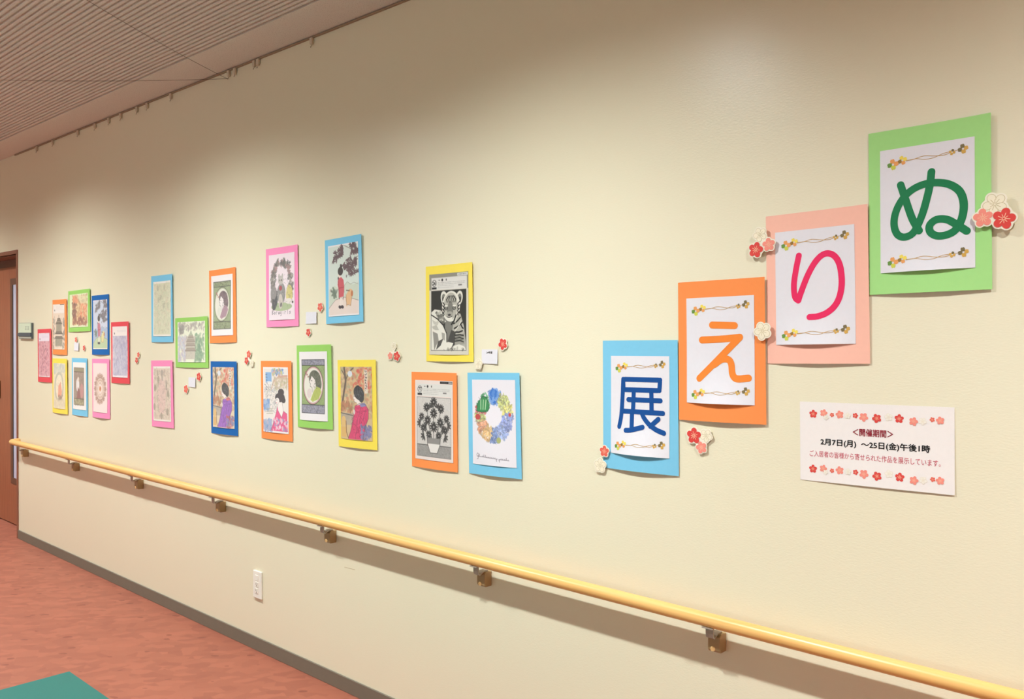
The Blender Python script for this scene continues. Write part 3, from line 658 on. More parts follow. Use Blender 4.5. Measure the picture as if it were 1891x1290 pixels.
def text_part(body, box, outf, lift, material, parent, bold=0.0, name='lettering'):      # bold: stroke thickening, built from shifted copies
    """flat lettering: glyph outlines filled, scaled into box = (s0, s1, t0, t1)"""
    cu = bpy.data.curves.new(name, 'FONT'); cu.body = body; cu.size = 1.0; cu.resolution_u = 3; cu.fill_mode = 'FRONT'
    to = bpy.data.objects.new(name, cu); col.objects.link(to)
    dg = bpy.context.evaluated_depsgraph_get(); dg.update()
    me = bpy.data.meshes.new_from_object(to.evaluated_get(dg))
    bpy.data.objects.remove(to)
    n = len(me.vertices); co = np.empty(n * 3); me.vertices.foreach_get('co', co); co = co.reshape(-1, 3)
    polys = [tuple(p.vertices) for p in me.polygons]; bpy.data.meshes.remove(me)
    sh = [(0, 0)] if bold == 0 else [(0, 0), (bold, 0), (-bold, 0), (0, bold), (0, -bold), (bold * .7, bold * .7), (-bold * .7, -bold * .7)]
    lo, hi = co.min(0), co.max(0); VV, FF = [], []
    for k, (dx, dz) in enumerate(sh):
        s = box[0] + (co[:, 0] + dx - lo[0]) / (hi[0] - lo[0]) * (box[1] - box[0]); t = box[2] + (co[:, 1] + dz - lo[1]) / (hi[1] - lo[1]) * (box[3] - box[2])
        VV += np.stack([s, -(outf(s, t) + lift + 0.00003 * k), t], 1).tolist(); FF += [tuple(v + n * k for v in p) for p in polys]
    me = bpy.data.meshes.new(name); me.from_pydata(VV, [], FF); me.update()
    me.materials.clear(); me.materials.append(material); me.name = name
    o = bpy.data.objects.new(name, me); col.objects.link(o); o.parent = parent
    return o
def nbox(u0, u1, v0, v1): return ((u0 - 0.5) * nw, (u1 - 0.5) * nw, (1 - v1) * nh, (1 - v0) * nh)
K_MAROON, K_BLACK, K_ROSE = ink('maroon', (150, 28, 48)), ink('black', (28, 28, 30)), ink('rose', (206, 78, 100))
text_part('＜開催期間＞', nbox(0.369, 0.631, 0.305, 0.393), ng, 0.0005, K_MAROON, nsheet, 0.022)
text_part('2月7日(月)  ～25日(金)午後1時', nbox(0.148, 0.856, 0.452, 0.548), ng, 0.0005, K_BLACK, nsheet, 0.028)
text_part('ご入居者の皆様から寄せられた作品を展示しています。', nbox(0.070, 0.919, 0.612, 0.690), ng, 0.0005, K_ROSE, nsheet, 0.0)

# ---- name cards ---------------------------------------------------------------
def name_card(x, z, w, h, label, a=0.01, word=None):
    t = empty('name_card', (x, D, z - h / 2), (0, -a, 0)); tag(t, label, 'card', 'name cards')
    f = lambda s, tt: 0.0012 + 0.0035 * np.clip(s / w + 0.5, 0, 1) ** 2 + 0.0015 * (1 - np.clip(tt / h, 0, 1))
    sh = grid_obj('card_sheet', -w / 2, w / 2, 0, h, 9, 7, f, M_WHITE, t, 0.0005)
    if word: text_part(word, (-0.016, 0.014, h * 0.70, h * 0.86), f, 0.0004, ink('card_grey', (92, 88, 88)), sh, 0.03)
name_card(-2.080, 1.407, 0.080, 0.050, 'white name card with small dark characters beside the yellow tiger picture', 0.012, '24号室')
name_card(-3.152, 1.552, 0.084, 0.051, 'blank white name card between the pink and the light blue picture', 0.01)
name_card(-4.212, 1.230, 0.080, 0.050, 'small white name card under the landscape green temple picture', 0.01)
name_card(-5.720, 1.394, 0.080, 0.052, 'small white name card in the middle of the ring of pictures by the door', 0.0)

# ---- blossom cutouts ------------------------------------------------------------
M_CUT = paper('cutout_board', (250, 242, 222)); M_PAD = mat('foam_pad', (226, 222, 210), 0.8)
CUT = {'nu3': ('large cutout of white, pink and red blossoms on the edge of the mint green poster', 0.0175), 'ri3': ('cutout of white, red and pink blossoms on the left edge of the salmon poster', 0.0125),
       'single_e': ('single cream blossom cutout between the orange and the salmon poster', 0.0150), 'below_e': ('cutout of red, cream and pink blossoms under the orange title poster', 0.0065),
       'ten_r': ('small coral blossom cutout on the lower left of the sky blue title poster', 0.0095), 'ten_w': ('cream blossom cutout at the bottom corner of the sky blue title poster', 0.0075),
       'mid': ('cutout of white, pink and red blossoms on bare wall left of the tiger picture', 0.006), 'red': ('single red blossom cutout right above the name card with characters', 0.0055),
       'white': ('cream blossom cutout at the lower left of the name card with characters', 0.0085), 'r1': ('coral blossom cutout left of the light blue girl picture', 0.0055),
       'r2': ('small red blossom cutout below the blank name card', 0.005), 'trio': ('cutout of coral, red and cream blossoms above the orange kimono picture', 0.0055),
       'a': ('coral blossom cutout lower left of the card under the temple picture', 0.005), 'b': ('red blossom cutout just under the landscape green temple picture', 0.006),
       'c': ('coral and red blossom cutout right of the tall red picture', 0.005), 'd': ('tiny coral blossom cutout above the card in the ring of pictures', 0.005),
       'e': ('tiny red blossom cutout right of the card in the ring of pictures', 0.005)}
for k, L in BLOSSOMS.items():
    lab, outd = CUT[k]
    cx = sum(b_[0] for b_ in L) / len(L); cz = sum(b_[1] for b_ in L) / len(L)
    t = empty('blossom_cutout', (cx, D, cz)); tag(t, lab, 'paper flower', 'plum blossom cutouts')
    flat = lambda s, tt, _o=outd: _o + 0 * np.asarray(s)
    circ = []
    for i, (x, z, r, kk) in enumerate(L):
        rot = 0.3 + 0.9 * i + len(k)
        circ.append((x - cx, z - cz, r * 0.55))
        for q in range(5):
            a = rot + 2 * math.pi * q / 5; circ.append((x - cx + r * 0.6 * math.cos(a), z - cz + r * 0.6 * math.sin(a), r * 0.4 + max(0.0022, r * 0.13)))
    outl = []
    for q in range(96):
        a = 2 * math.pi * q / 96; dx, dz = math.cos(a), math.sin(a); best = 0.004
        for (px, pz, pr) in circ:
            bq = px * dx + pz * dz; disc_ = pr * pr - (px * px + pz * pz - bq * bq)
            if disc_ > 0: best = max(best, bq + math.sqrt(disc_))
        outl.append((best * dx, best * dz))
    m = MB(); m.prism(outl, 'y', -outd, -outd + 0.0012); m.build('cutout_board', M_CUT, t)
    m = MB(); m.box(-0.006, 0.006, -outd + 0.001, 0.0, -0.006, 0.006); m.build('foam_pad', M_PAD, t)
    for i, (x, z, r, kk) in enumerate(L):
        m = MB(); blossom(m, x - cx, z - cz, r, kk, flat, 0.0003 + 0.0004 * i, 0.3 + 0.9 * i + len(k)); m.build('blossom', BCOL, t)

# ------------------------------------------------------------------ the coloured-in pictures (flat print, drawn stroke by stroke)
class Canvas:
    def __init__(s, w, h, cell, bg):
        s.nx = int(round(w / cell)) + 1; s.nz = int(round(h / cell)) + 1; s.q = 2
        s.W, s.H = s.nx * s.q, s.nz * s.q; s.asp = h / w
        s.a = np.empty((s.H, s.W, 3)); s.a[:] = np.array(bg, float)
        yy, xx = np.mgrid[0:s.H, 0:s.W]
        s.X = (xx + 0.5) / s.W; s.Y = (yy + 0.5) / s.H * s.asp      # both in units of the width
        s.rng = np.random.default_rng(5)
    def put(s, m, c, al=1.0):
        m = np.clip(m, 0, 1)[..., None] * al; s.a = s.a * (1 - m) + np.array(c, float) * m
    def _win(s, x0, x1, y0, y1):
        i0 = max(0, int(x0 * s.W) - 2); i1 = min(s.W, int(x1 * s.W) + 3); j0 = max(0, int(y0 / s.asp * s.H) - 2); j1 = min(s.H, int(y1 / s.asp * s.H) + 3)
        return slice(j0, j1), slice(i0, i1)
    def _blend(s, wd, m, c, al):
        m = np.clip(m, 0, 1)[..., None] * al; s.a[wd] = s.a[wd] * (1 - m) + np.array(c, float) * m
    # coordinates: x 0..1, y 0..1 (down), sizes in widths
    def ell(s, x, y, rx, ry, c, al=1.0, rot=0.0, soft=0.0):
        y *= s.asp; R = max(rx, ry) * (1 + soft) + 0.01; wd = s._win(x - R, x + R, y - R, y + R)
        X, Y = s.X[wd] - x, s.Y[wd] - y
        if X.size == 0: return
        a = X * math.cos(rot) + Y * math.sin(rot); b = -X * math.sin(rot) + Y * math.cos(rot)
        d = np.sqrt((a / rx) ** 2 + (b / ry) ** 2)
        e = max(soft, 0.7 / (s.W * min(rx, ry)) )
        s._blend(wd, (1 + e * 0.5 - d) / e, c, al)
    def line(s, pts, w, c, al=1.0):
        P = [(x, y * s.asp) for x, y in pts]
        x0 = min(p[0] for p in P) - w; x1 = max(p[0] for p in P) + w; y0 = min(p[1] for p in P) - w; y1 = max(p[1] for p in P) + w
        wd = s._win(x0, x1, y0, y1); X, Y = s.X[wd], s.Y[wd]
        if X.size == 0: return
        D_ = np.full(X.shape, 9.0)
        for (ax, ay), (bx, by) in zip(P[:-1], P[1:]):
            dx, dy = bx - ax, by - ay; L2 = dx * dx + dy * dy + 1e-12
            t = np.clip(((X - ax) * dx + (Y - ay) * dy) / L2, 0, 1)
            D_ = np.minimum(D_, np.hypot(X - ax - t * dx, Y - ay - t * dy))
        s._blend(wd, (w / 2 - D_) * s.W + 0.5, c, al)
    def poly(s, pts, c, al=1.0):
        P = [(x, y * s.asp) for x, y in pts]
        wd = s._win(min(p[0] for p in P), max(p[0] for p in P), min(p[1] for p in P), max(p[1] for p in P)); X, Y = s.X[wd], s.Y[wd]
        if X.size == 0: return
        m = np.zeros(X.shape, bool)
        for (ax, ay), (bx, by) in zip(P, P[1:] + P[:1]):
            if ay == by: continue
            m ^= ((ay > Y) != (by > Y)) & (X < (bx - ax) * (Y - ay) / (by - ay) + ax)
        s._blend(wd, m.astype(float), c, al)
    def rect(s, x0, y0, x1, y1, c, al=1.0): s.poly([(x0, y0), (x1, y0), (x1, y1), (x0, y1)], c, al)
    def frame(s, x0, y0, x1, y1, w, c): s.line([(x0, y0), (x1, y0), (x1, y1), (x0, y1), (x0, y0)], w, c)
    def spray(s, n, x0, y0, x1, y1, r0, r1, cols, al=0.7, shape=None, elong=1.8):
        k = 0
        for _ in range(n * 4):
            if k >= n: break
            x, y = s.rng.uniform(x0, x1), s.rng.uniform(y0, y1)
            if shape and not shape(x, y): continue
            r = s.rng.uniform(r0, r1); c = cols[int(s.rng.integers(len(cols)))]
            s.ell(x, y, r * elong, r, c, al, s.rng.uniform(0, 3.14)); k += 1
    def scribble(s, n, x0, y0, x1, y1, ln, w, cols, al=0.6, shape=None):
        for _ in range(n):
            x, y = s.rng.uniform(x0, x1), s.rng.uniform(y0, y1)
            if shape and not shape(x, y): continue
            a = s.rng.uniform(0, 6.28); pts = [(x, y)]
            for _k in range(4):
                a += s.rng.uniform(-0.9, 0.9); x += ln / 4 * math.cos(a); y += ln / 4 * math.sin(a) / s.asp
                if x < x0 or x > x1 or y < y0 or y > y1: break
                pts.append((x, y))
            if len(pts) > 1: s.line(pts, w, cols[int(s.rng.integers(len(cols)))], al)
    def textlines(s, x0, x1, ys, h, c, al=0.6):
        for y in ys:
            x = x0
            while x < x1:
                wd = s.rng.uniform(0.012, 0.03); s.rect(x, y, min(x + wd, x1), y + h, c, al * s.rng.uniform(0.5, 1)); x += wd + s.rng.uniform(0.006, 0.014)
    def colors(s):
        a = s.a.reshape(s.nz, s.q, s.nx, s.q, 3).mean((1, 3)) / 255.0 * 0.965
        return np.where(a <= 0.04045, a / 12.92, ((a + 0.055) / 1.055) ** 2.4)

PAPER = (244, 238, 238)
def leaf(c, x, y, r, colr, al=1.0, rot=0.0):
    for k in range(5):
        a = rot + (k - 2) * 0.75; c.ell(x + r * 0.6 * math.cos(a), y + r * 0.6 * math.sin(a) / c.asp, r * 0.62, r * 0.24, colr, al, a)

def art_girl(c, sky, hill, robe, foliage, ground, dog):
    c.rect(0.02, 0.02, 0.98, 0.98, sky); c.poly([(0.02, 0.62), (0.2, 0.57), (0.4, 0.62), (0.62, 0.53), (0.8, 0.58), (0.98, 0.55), (0.98, 0.98), (0.02, 0.98)], hill)
    c.poly([(0.02, 0.88), (0.25, 0.77), (0.5, 0.74), (0.75, 0.76), (0.98, 0.80), (0.98, 0.98), (0.02, 0.98)], ground)
    c.line([(0.02, 0.88), (0.25, 0.77), (0.5, 0.74), (0.75, 0.76), (0.98, 0.80)], 0.008, (120, 110, 100))
    c.line([(0.5, 0.60), (0.62, 0.53), (0.72, 0.57), (0.84, 0.55), (0.98, 0.58)], 0.007, (150, 150, 140))
    c.line([(0.99, 0.16), (0.80, 0.10), (0.55, 0.03)], 0.012, (120, 105, 100)); c.line([(0.99, 0.2), (0.75, 0.26), (0.62, 0.3)], 0.010, (120, 105, 100))
    for x0, y0, x1, y1, n in ((0.68, 0.02, 0.97, 0.14, 12), (0.16, 0.08, 0.5, 0.22, 10), (0.62, 0.22, 0.97, 0.42, 18), (0.5, 0.28, 0.66, 0.38, 4), (0.4, 0.03, 0.6, 0.1, 3)):
        for _ in range(n): leaf(c, c.rng.uniform(x0, x1), c.rng.uniform(y0, y1), 0.065, foliage, 0.9, c.rng.uniform(0, 6.28))
    for _ in range(11): leaf(c, c.rng.uniform(0.06, 0.95), c.rng.uniform(0.3, 0.93), 0.028, foliage, 0.8, c.rng.uniform(0, 6.28))
    leaf(c, 0.22, 0.66, 0.11, (110, 125, 110), 0.9, 2.6); leaf(c, 0.26, 0.69, 0.09, (110, 125, 110), 0.8, 3.6)
    # girl
    for x in (0.415, 0.47): c.line([(x, 0.74), (x + 0.005, 0.85)], 0.035, (240, 225, 215))
    for x in (0.41, 0.49): c.ell(x, 0.875, 0.05, 0.032, (70, 62, 66), 1, 0.3)
    c.poly([(0.32, 0.47), (0.42, 0.455), (0.50, 0.50), (0.53, 0.60), (0.52, 0.73), (0.36, 0.745), (0.34, 0.62), (0.31, 0.56)], robe)
    c.line([(0.33, 0.5), (0.36, 0.62), (0.36, 0.74)], 0.012, (150, 60, 70)); c.line([(0.36, 0.61), (0.52, 0.60)], 0.016, (170, 70, 80))
    c.ell(0.375, 0.425, 0.055, 0.06, (243, 226, 214)); c.ell(0.40, 0.375, 0.085, 0.085, (74, 68, 66)); c.ell(0.42, 0.31, 0.035, 0.05, (74, 68, 66))
    c.ell(0.33, 0.47, 0.02, 0.03, (90, 80, 84))
    # dog
    c.ell(0.68, 0.76, 0.09, 0.13, dog); c.ell(0.72, 0.68, 0.075, 0.065, dog); c.ell(0.78, 0.70, 0.035, 0.06, (196, 120, 80)); c.line([(0.60, 0.65), (0.70, 0.66)], 0.02, (120, 105, 90))
    for x in (0.63, 0.74): c.line([(x, 0.80), (x, 0.86)], 0.035, dog)
    c.line([(0.59, 0.7), (0.62, 0.85), (0.75, 0.86), (0.79, 0.72)], 0.007, (130, 100, 80))

def art_oval(c, band, ground, hair, skin, robe, ring, x0=0.10, x1=0.90, y0=0.12, y1=0.88):
    xm, ym = (x0 + x1) / 2, (y0 + y1) / 2; w = x1 - x0; h = y1 - y0
    c.rect(x0, y0, x1, y1, ground); c.scribble(160, x0, y0 + 0.1 * h, x1, y1 - 0.13 * h, 0.10, 0.008, [tuple(v * 0.75 for v in ground), tuple(min(255, v * 1.18) for v in ground)], 0.6)
    for a, b in ((y0, y0 + 0.105 * h), (y1 - 0.155 * h, y1)):
        c.rect(x0, a, x1, b, band); c.scribble(120, x0, a, x1, b, 0.05, 0.008, [tuple(v * 0.62 for v in band), tuple(min(255, v * 1.2) for v in band)], 0.7); c.frame(x0, a, x1, b, 0.012, (58, 58, 60))
    R1, R2 = 0.43 * w, 0.35 * h * c.asp
    ya = ym - 0.02 * h
    c.ell(xm, ya, R1 + 0.012, R2 + 0.012, (60, 56, 50)); c.ell(xm, ya, R1, R2, ring); c.ell(xm, ya, R1 * 0.91, R2 * 0.93, (232, 228, 214))
    # plain figure in profile: hair, face, shoulders
    c.ell(xm + 0.07 * w, ya - 0.12 * h, 0.26 * w, 0.16 * h * c.asp, hair, 1, 0.3); c.ell(xm + 0.20 * w, ya - 0.02 * h, 0.16 * w, 0.14 * h * c.asp, hair)
    c.poly([(xm - 0.08 * w, ya - 0.18 * h), (xm + 0.08 * w, ya - 0.10 * h), (xm + 0.12 * w, ya + 0.03 * h), (xm + 0.10 * w, ya + 0.14 * h), (xm - 0.03 * w, ya + 0.13 * h), (xm - 0.05 * w, ya + 0.04 * h), (xm - 0.13 * w, ya + 0.02 * h), (xm - 0.12 * w, ya - 0.03 * h), (xm - 0.17 * w, ya - 0.06 * h), (xm - 0.12 * w, ya - 0.12 * h)], skin)
    c.poly([(xm + 0.02 * w, ya + 0.12 * h), (xm + 0.14 * w, ya + 0.02 * h), (xm + 0.30 * w, ya + 0.05 * h), (xm + 0.36 * w, ya + 0.12 * h), (xm + 0.25 * w, ya + 0.25 * h), (xm, ya + 0.31 * h), (xm - 0.1 * w, ya + 0.27 * h)], robe)
    for k in range(5): c.line([(xm + (0.05 + 0.06 * k) * w, ya + 0.05 * h), (xm + (-0.02 + 0.06 * k) * w, ya + 0.27 * h)], 0.010, tuple(v * 0.7 for v in robe), 0.8)
    K = (84, 78, 74)
    c.line([(xm - 0.08 * w, ya - 0.18 * h), (xm - 0.12 * w, ya - 0.12 * h), (xm - 0.17 * w, ya - 0.06 * h), (xm - 0.12 * w, ya - 0.03 * h), (xm - 0.13 * w, ya + 0.02 * h), (xm - 0.05 * w, ya + 0.04 * h), (xm - 0.03 * w, ya + 0.13 * h)], 0.010, K)
    c.line([(xm - 0.10 * w, ya - 0.085 * h), (xm - 0.05 * w, ya - 0.085 * h)], 0.012, K); c.scribble(26, xm - 0.02 * w, ya - 0.26 * h, xm + 0.34 * w, ya + 0.10 * h, 0.12, 0.008, [tuple(min(255, v * 1.35) for v in hair), tuple(v * 0.6 for v in hair)], 0.7, lambda x, y: ((x - xm - 0.12 * w) / (0.24 * w)) ** 2 + ((y - ya + 0.09 * h) / (0.15 * h)) ** 2 < 1)
    c.ell(xm - 0.16 * w, ya + 0.15 * h, 0.10 * w, 0.09 * h * c.asp, tuple(min(255, v * 0.5 + 116) for v in ring), 0.7)
    for k in range(9): a = 2.2 + k * 0.22; c.ell(xm + R1 * 0.80 * math.cos(a), ya - R2 * 0.80 * math.sin(a - 1.5) / c.asp * 0.9, 0.018, 0.018, (170, 120, 110), 0.8)
    c.frame(x0, y0, x1, y1, 0.010, (66, 66, 66))

def art_kimono(c, robe, robe2, bg, accent):
    c.rect(0.0, 0.0, 1, 1, bg); c.spray(260, 0.0, 0.0, 1, 0.72, 0.015, 0.04, [(206, 160, 120), (176, 150, 118), (220, 190, 150), (196, 120, 100), (160, 160, 130)], 0.55)
    c.spray(60, 0.35, 0.02, 1.0, 0.3, 0.012, 0.03, [accent, (214, 96, 84), (226, 140, 110)], 0.7)
    c.line([(0.03, 0.6), (0.10, 0.38), (0.17, 0.2), (0.13, 0.02)], 0.055, (110, 96, 84)); c.line([(0.16, 0.2), (0.27, 0.08), (0.42, 0.02)], 0.03, (110, 96, 84)); c.line([(0.15, 0.14), (0.05, 0.05)], 0.02, (110, 96, 84))
    c.ell(0.31, 0.10, 0.075, 0.06, (222, 226, 232)); c.rect(0.76, 0.04, 0.86, 0.36, (240, 228, 214), 0.8)
    for k in range(7): c.scribble(5, 0.775, 0.05 + 0.04 * k, 0.845, 0.08 + 0.04 * k, 0.03, 0.010, [(60, 56, 56)], 0.9)
    c.rect(0, 0.64, 0.42, 0.80, (170, 160, 150), 0.7); c.line([(0.0, 0.64), (0.4, 0.67)], 0.02, (104, 98, 96)); c.spray(40, 0.0, 0.5, 0.35, 0.62, 0.015, 0.035, [(190, 130, 100), (160, 120, 90)], 0.7)
    c.ell(0.10, 0.76, 0.075, 0.11, (228, 186, 120)); c.rect(0.03, 0.83, 0.20, 0.97, (224, 178, 110)); c.line([(0.18, 0.75), (0.2, 0.9), (0.26, 0.97)], 0.02, (130, 90, 60))
    c.poly([(0.46, 0.54), (0.60, 0.50), (0.78, 0.51), (0.88, 0.58), (0.88, 0.70), (0.80, 0.80), (0.72, 0.99), (0.26, 0.99), (0.34, 0.88), (0.42, 0.70)], robe)
    c.scribble(60, 0.36, 0.55, 0.86, 0.97, 0.18, 0.012, [tuple(v * 0.72 for v in robe), tuple(min(255, v * 1.12) for v in robe)], 0.6)
    c.poly([(0.55, 0.50), (0.76, 0.49), (0.83, 0.53), (0.66, 0.55)], robe2); c.spray(60, 0.66, 0.80, 0.98, 0.98, 0.014, 0.03, [robe2, tuple(v * 0.75 for v in robe2), (130, 130, 170)], 0.8)
    c.ell(0.49, 0.42, 0.085, 0.10, (246, 232, 222)); c.poly([(0.50, 0.46), (0.60, 0.44), (0.66, 0.50), (0.54, 0.53)], (246, 232, 222))
    c.ell(0.58, 0.36, 0.17, 0.13, (70, 70, 72), 1, 0.4); c.ell(0.66, 0.43, 0.08, 0.08, (70, 70, 72)); c.ell(0.55, 0.29, 0.07, 0.05, (60, 60, 62)); c.scribble(12, 0.45, 0.28, 0.72, 0.46, 0.1, 0.008, [(120, 120, 124)], 0.7)
    c.ell(0.44, 0.62, 0.03, 0.05, (246, 232, 222))
    K = (84, 74, 76)
    c.line([(0.46, 0.54), (0.60, 0.50), (0.78, 0.51), (0.88, 0.58), (0.88, 0.70), (0.80, 0.80), (0.72, 0.99)], 0.010, K, 0.8); c.line([(0.46, 0.54), (0.42, 0.70), (0.34, 0.88), (0.26, 0.99)], 0.010, K, 0.8)
    c.line([(0.66, 0.55), (0.56, 0.70), (0.50, 0.98)], 0.010, K, 0.6); c.line([(0.80, 0.58), (0.72, 0.72), (0.80, 0.80)], 0.010, K, 0.6)
    c.line([(0.41, 0.38), (0.405, 0.43), (0.43, 0.475), (0.50, 0.495)], 0.008, K, 0.8); c.line([(0.43, 0.41), (0.47, 0.405)], 0.009, K); c.line([(0.43, 0.395), (0.47, 0.388)], 0.006, K); c.line([(0.425, 0.455), (0.445, 0.455)], 0.012, (190, 70, 70))

def art_bijin(c):
    c.rect(0.03, 0.03, 0.97, 0.97, (240, 230, 222)); c.rect(0.10, 0.08, 0.34, 0.24, (140, 180, 224)); c.ell(0.24, 0.26, 0.14, 0.06, (240, 236, 234), 0.9)
    c.spray(60, 0.36, 0.03, 0.80, 0.12, 0.015, 0.03, [(110, 140, 200), (150, 180, 220), (226, 170, 170), (200, 200, 130)], 0.8)
    for k in range(4): c.line([(0.30, 0.36), (0.42, 0.22 - 0.01 * k), (0.62, 0.14 + 0.012 * k), (0.96, 0.13 + 0.02 * k)], 0.03, [(200, 150, 140), (220, 180, 150), (196, 160, 150), (214, 196, 170)][k], 0.9)
    c.spray(90, 0.45, 0.16, 0.95, 0.34, 0.015, 0.03, [(190, 180, 140), (220, 200, 170), (206, 186, 170)], 0.6)
    c.scribble(200, 0.04, 0.26, 0.55, 0.7, 0.06, 0.009, [(130, 140, 160), (170, 150, 140), (150, 160, 150)], 0.6)
    for k in range(6): c.scribble(5, 0.10, 0.10 + 0.045 * k, 0.17, 0.13 + 0.045 * k, 0.03, 0.010, [(90, 96, 130)], 0.8)
    c.spray(60, 0.03, 0.52, 0.22, 0.66, 0.02, 0.04, [(130, 160, 206), (170, 190, 220)], 0.7); c.spray(70, 0.03, 0.82, 0.36, 0.97, 0.02, 0.04, [(120, 150, 196), (160, 180, 210), (190, 180, 200)], 0.7)
    for k in range(4): c.line([(0.14, 0.64 + 0.025 * k), (0.40, 0.635 + 0.025 * k)], 0.012, (170, 160, 140))
    c.poly([(0.60, 0.54), (0.74, 0.52), (0.80, 0.66), (0.94, 0.70), (0.97, 0.97), (0.34, 0.97), (0.46, 0.80), (0.52, 0.70)], (232, 96, 140))
    c.poly([(0.56, 0.55), (0.74, 0.52), (0.80, 0.66), (0.74, 0.76), (0.60, 0.66)], (248, 236, 230))
    c.ell(0.57, 0.50, 0.09, 0.11, (248, 236, 230), 1, 0.2); c.ell(0.66, 0.46, 0.19, 0.10, (84, 78, 80)); c.ell(0.70, 0.38, 0.12, 0.075, (84, 78, 80)); c.ell(0.80, 0.50, 0.08, 0.06, (84, 78, 80)); c.ell(0.56, 0.515, 0.075, 0.07, (248, 236, 230))
    K = (96, 84, 88)
    c.line([(0.50, 0.47), (0.485, 0.52), (0.51, 0.555), (0.56, 0.57)], 0.008, K, 0.8); c.line([(0.52, 0.50), (0.56, 0.497)], 0.009, K); c.line([(0.515, 0.54), (0.54, 0.54)], 0.012, (200, 80, 90)); c.line([(0.60, 0.54), (0.52, 0.70), (0.46, 0.80), (0.34, 0.97)], 0.008, K, 0.7); c.line([(0.74, 0.52), (0.80, 0.66), (0.94, 0.70)], 0.008, K, 0.7); c.line([(0.60, 0.66), (0.74, 0.76), (0.80, 0.66)], 0.008, K, 0.6)
    c.spray(50, 0.40, 0.78, 0.95, 0.96, 0.015, 0.03, [(250, 160, 184), (150, 150, 190), (240, 220, 226)], 0.7)

def header(c, num, dark):
    """puzzle-sheet heading: badge with a number, a black tab and fine print"""
    c.rect(0.06, 0.05, 0.96, 0.20, (226, 222, 216)); c.ell(0.13, 0.115, 0.06, 0.06, (90, 88, 86)); c.ell(0.13, 0.115, 0.050, 0.050, (232, 228, 222))
    DG = {'2': [(-.02, -.02), (0, -.03), (.02, -.02), (.02, -.005), (-.02, .03), (.02, .03)], '6': [(.02, -.03), (-.01, -.01), (-.02, .01), (0, .03), (.02, .01), (0, 0), (-.02, .01)], '7': [(-.02, -.03), (.02, -.03), (-.005, .03)]}
    for k, ch in enumerate(num): c.line([(0.108 + 0.042 * k + x * 0.8, 0.115 + y / c.asp * 0.9) for x, y in DG[ch]], 0.012, (48, 46, 46))
    c.rect(0.07, 0.165, 0.19, 0.19, (56, 54, 54))
    c.rect(0.24, 0.075, 0.28, 0.085, (110, 106, 104)); c.ell(0.335, 0.08, 0.022, 0.024, (60, 58, 58)); c.rect(0.425, 0.068, 0.45, 0.092, (110, 106, 104))
    c.textlines(0.23, 0.92, (0.108, 0.126), 0.007, (130, 126, 124), 0.7); c.textlines(0.23, 0.62, (0.148, 0.17), 0.007, (130, 126, 124), 0.6); c.rect(0.74, 0.145, 0.83, 0.165, (120, 116, 114), 0.8)
    if dark: c.rect(0.66, 0.012, 0.985, 0.042, (52, 50, 50)); c.rect(0.88, 0.018, 0.975, 0.036, (200, 196, 192)); c.textlines(0.70, 0.86, (0.02,), 0.012, (140, 138, 136), 0.7)
    else: c.rect(0.72, 0.012, 0.985, 0.042, (232, 230, 226)); c.textlines(0.74, 0.96, (0.02,), 0.012, (70, 68, 68), 0.9)

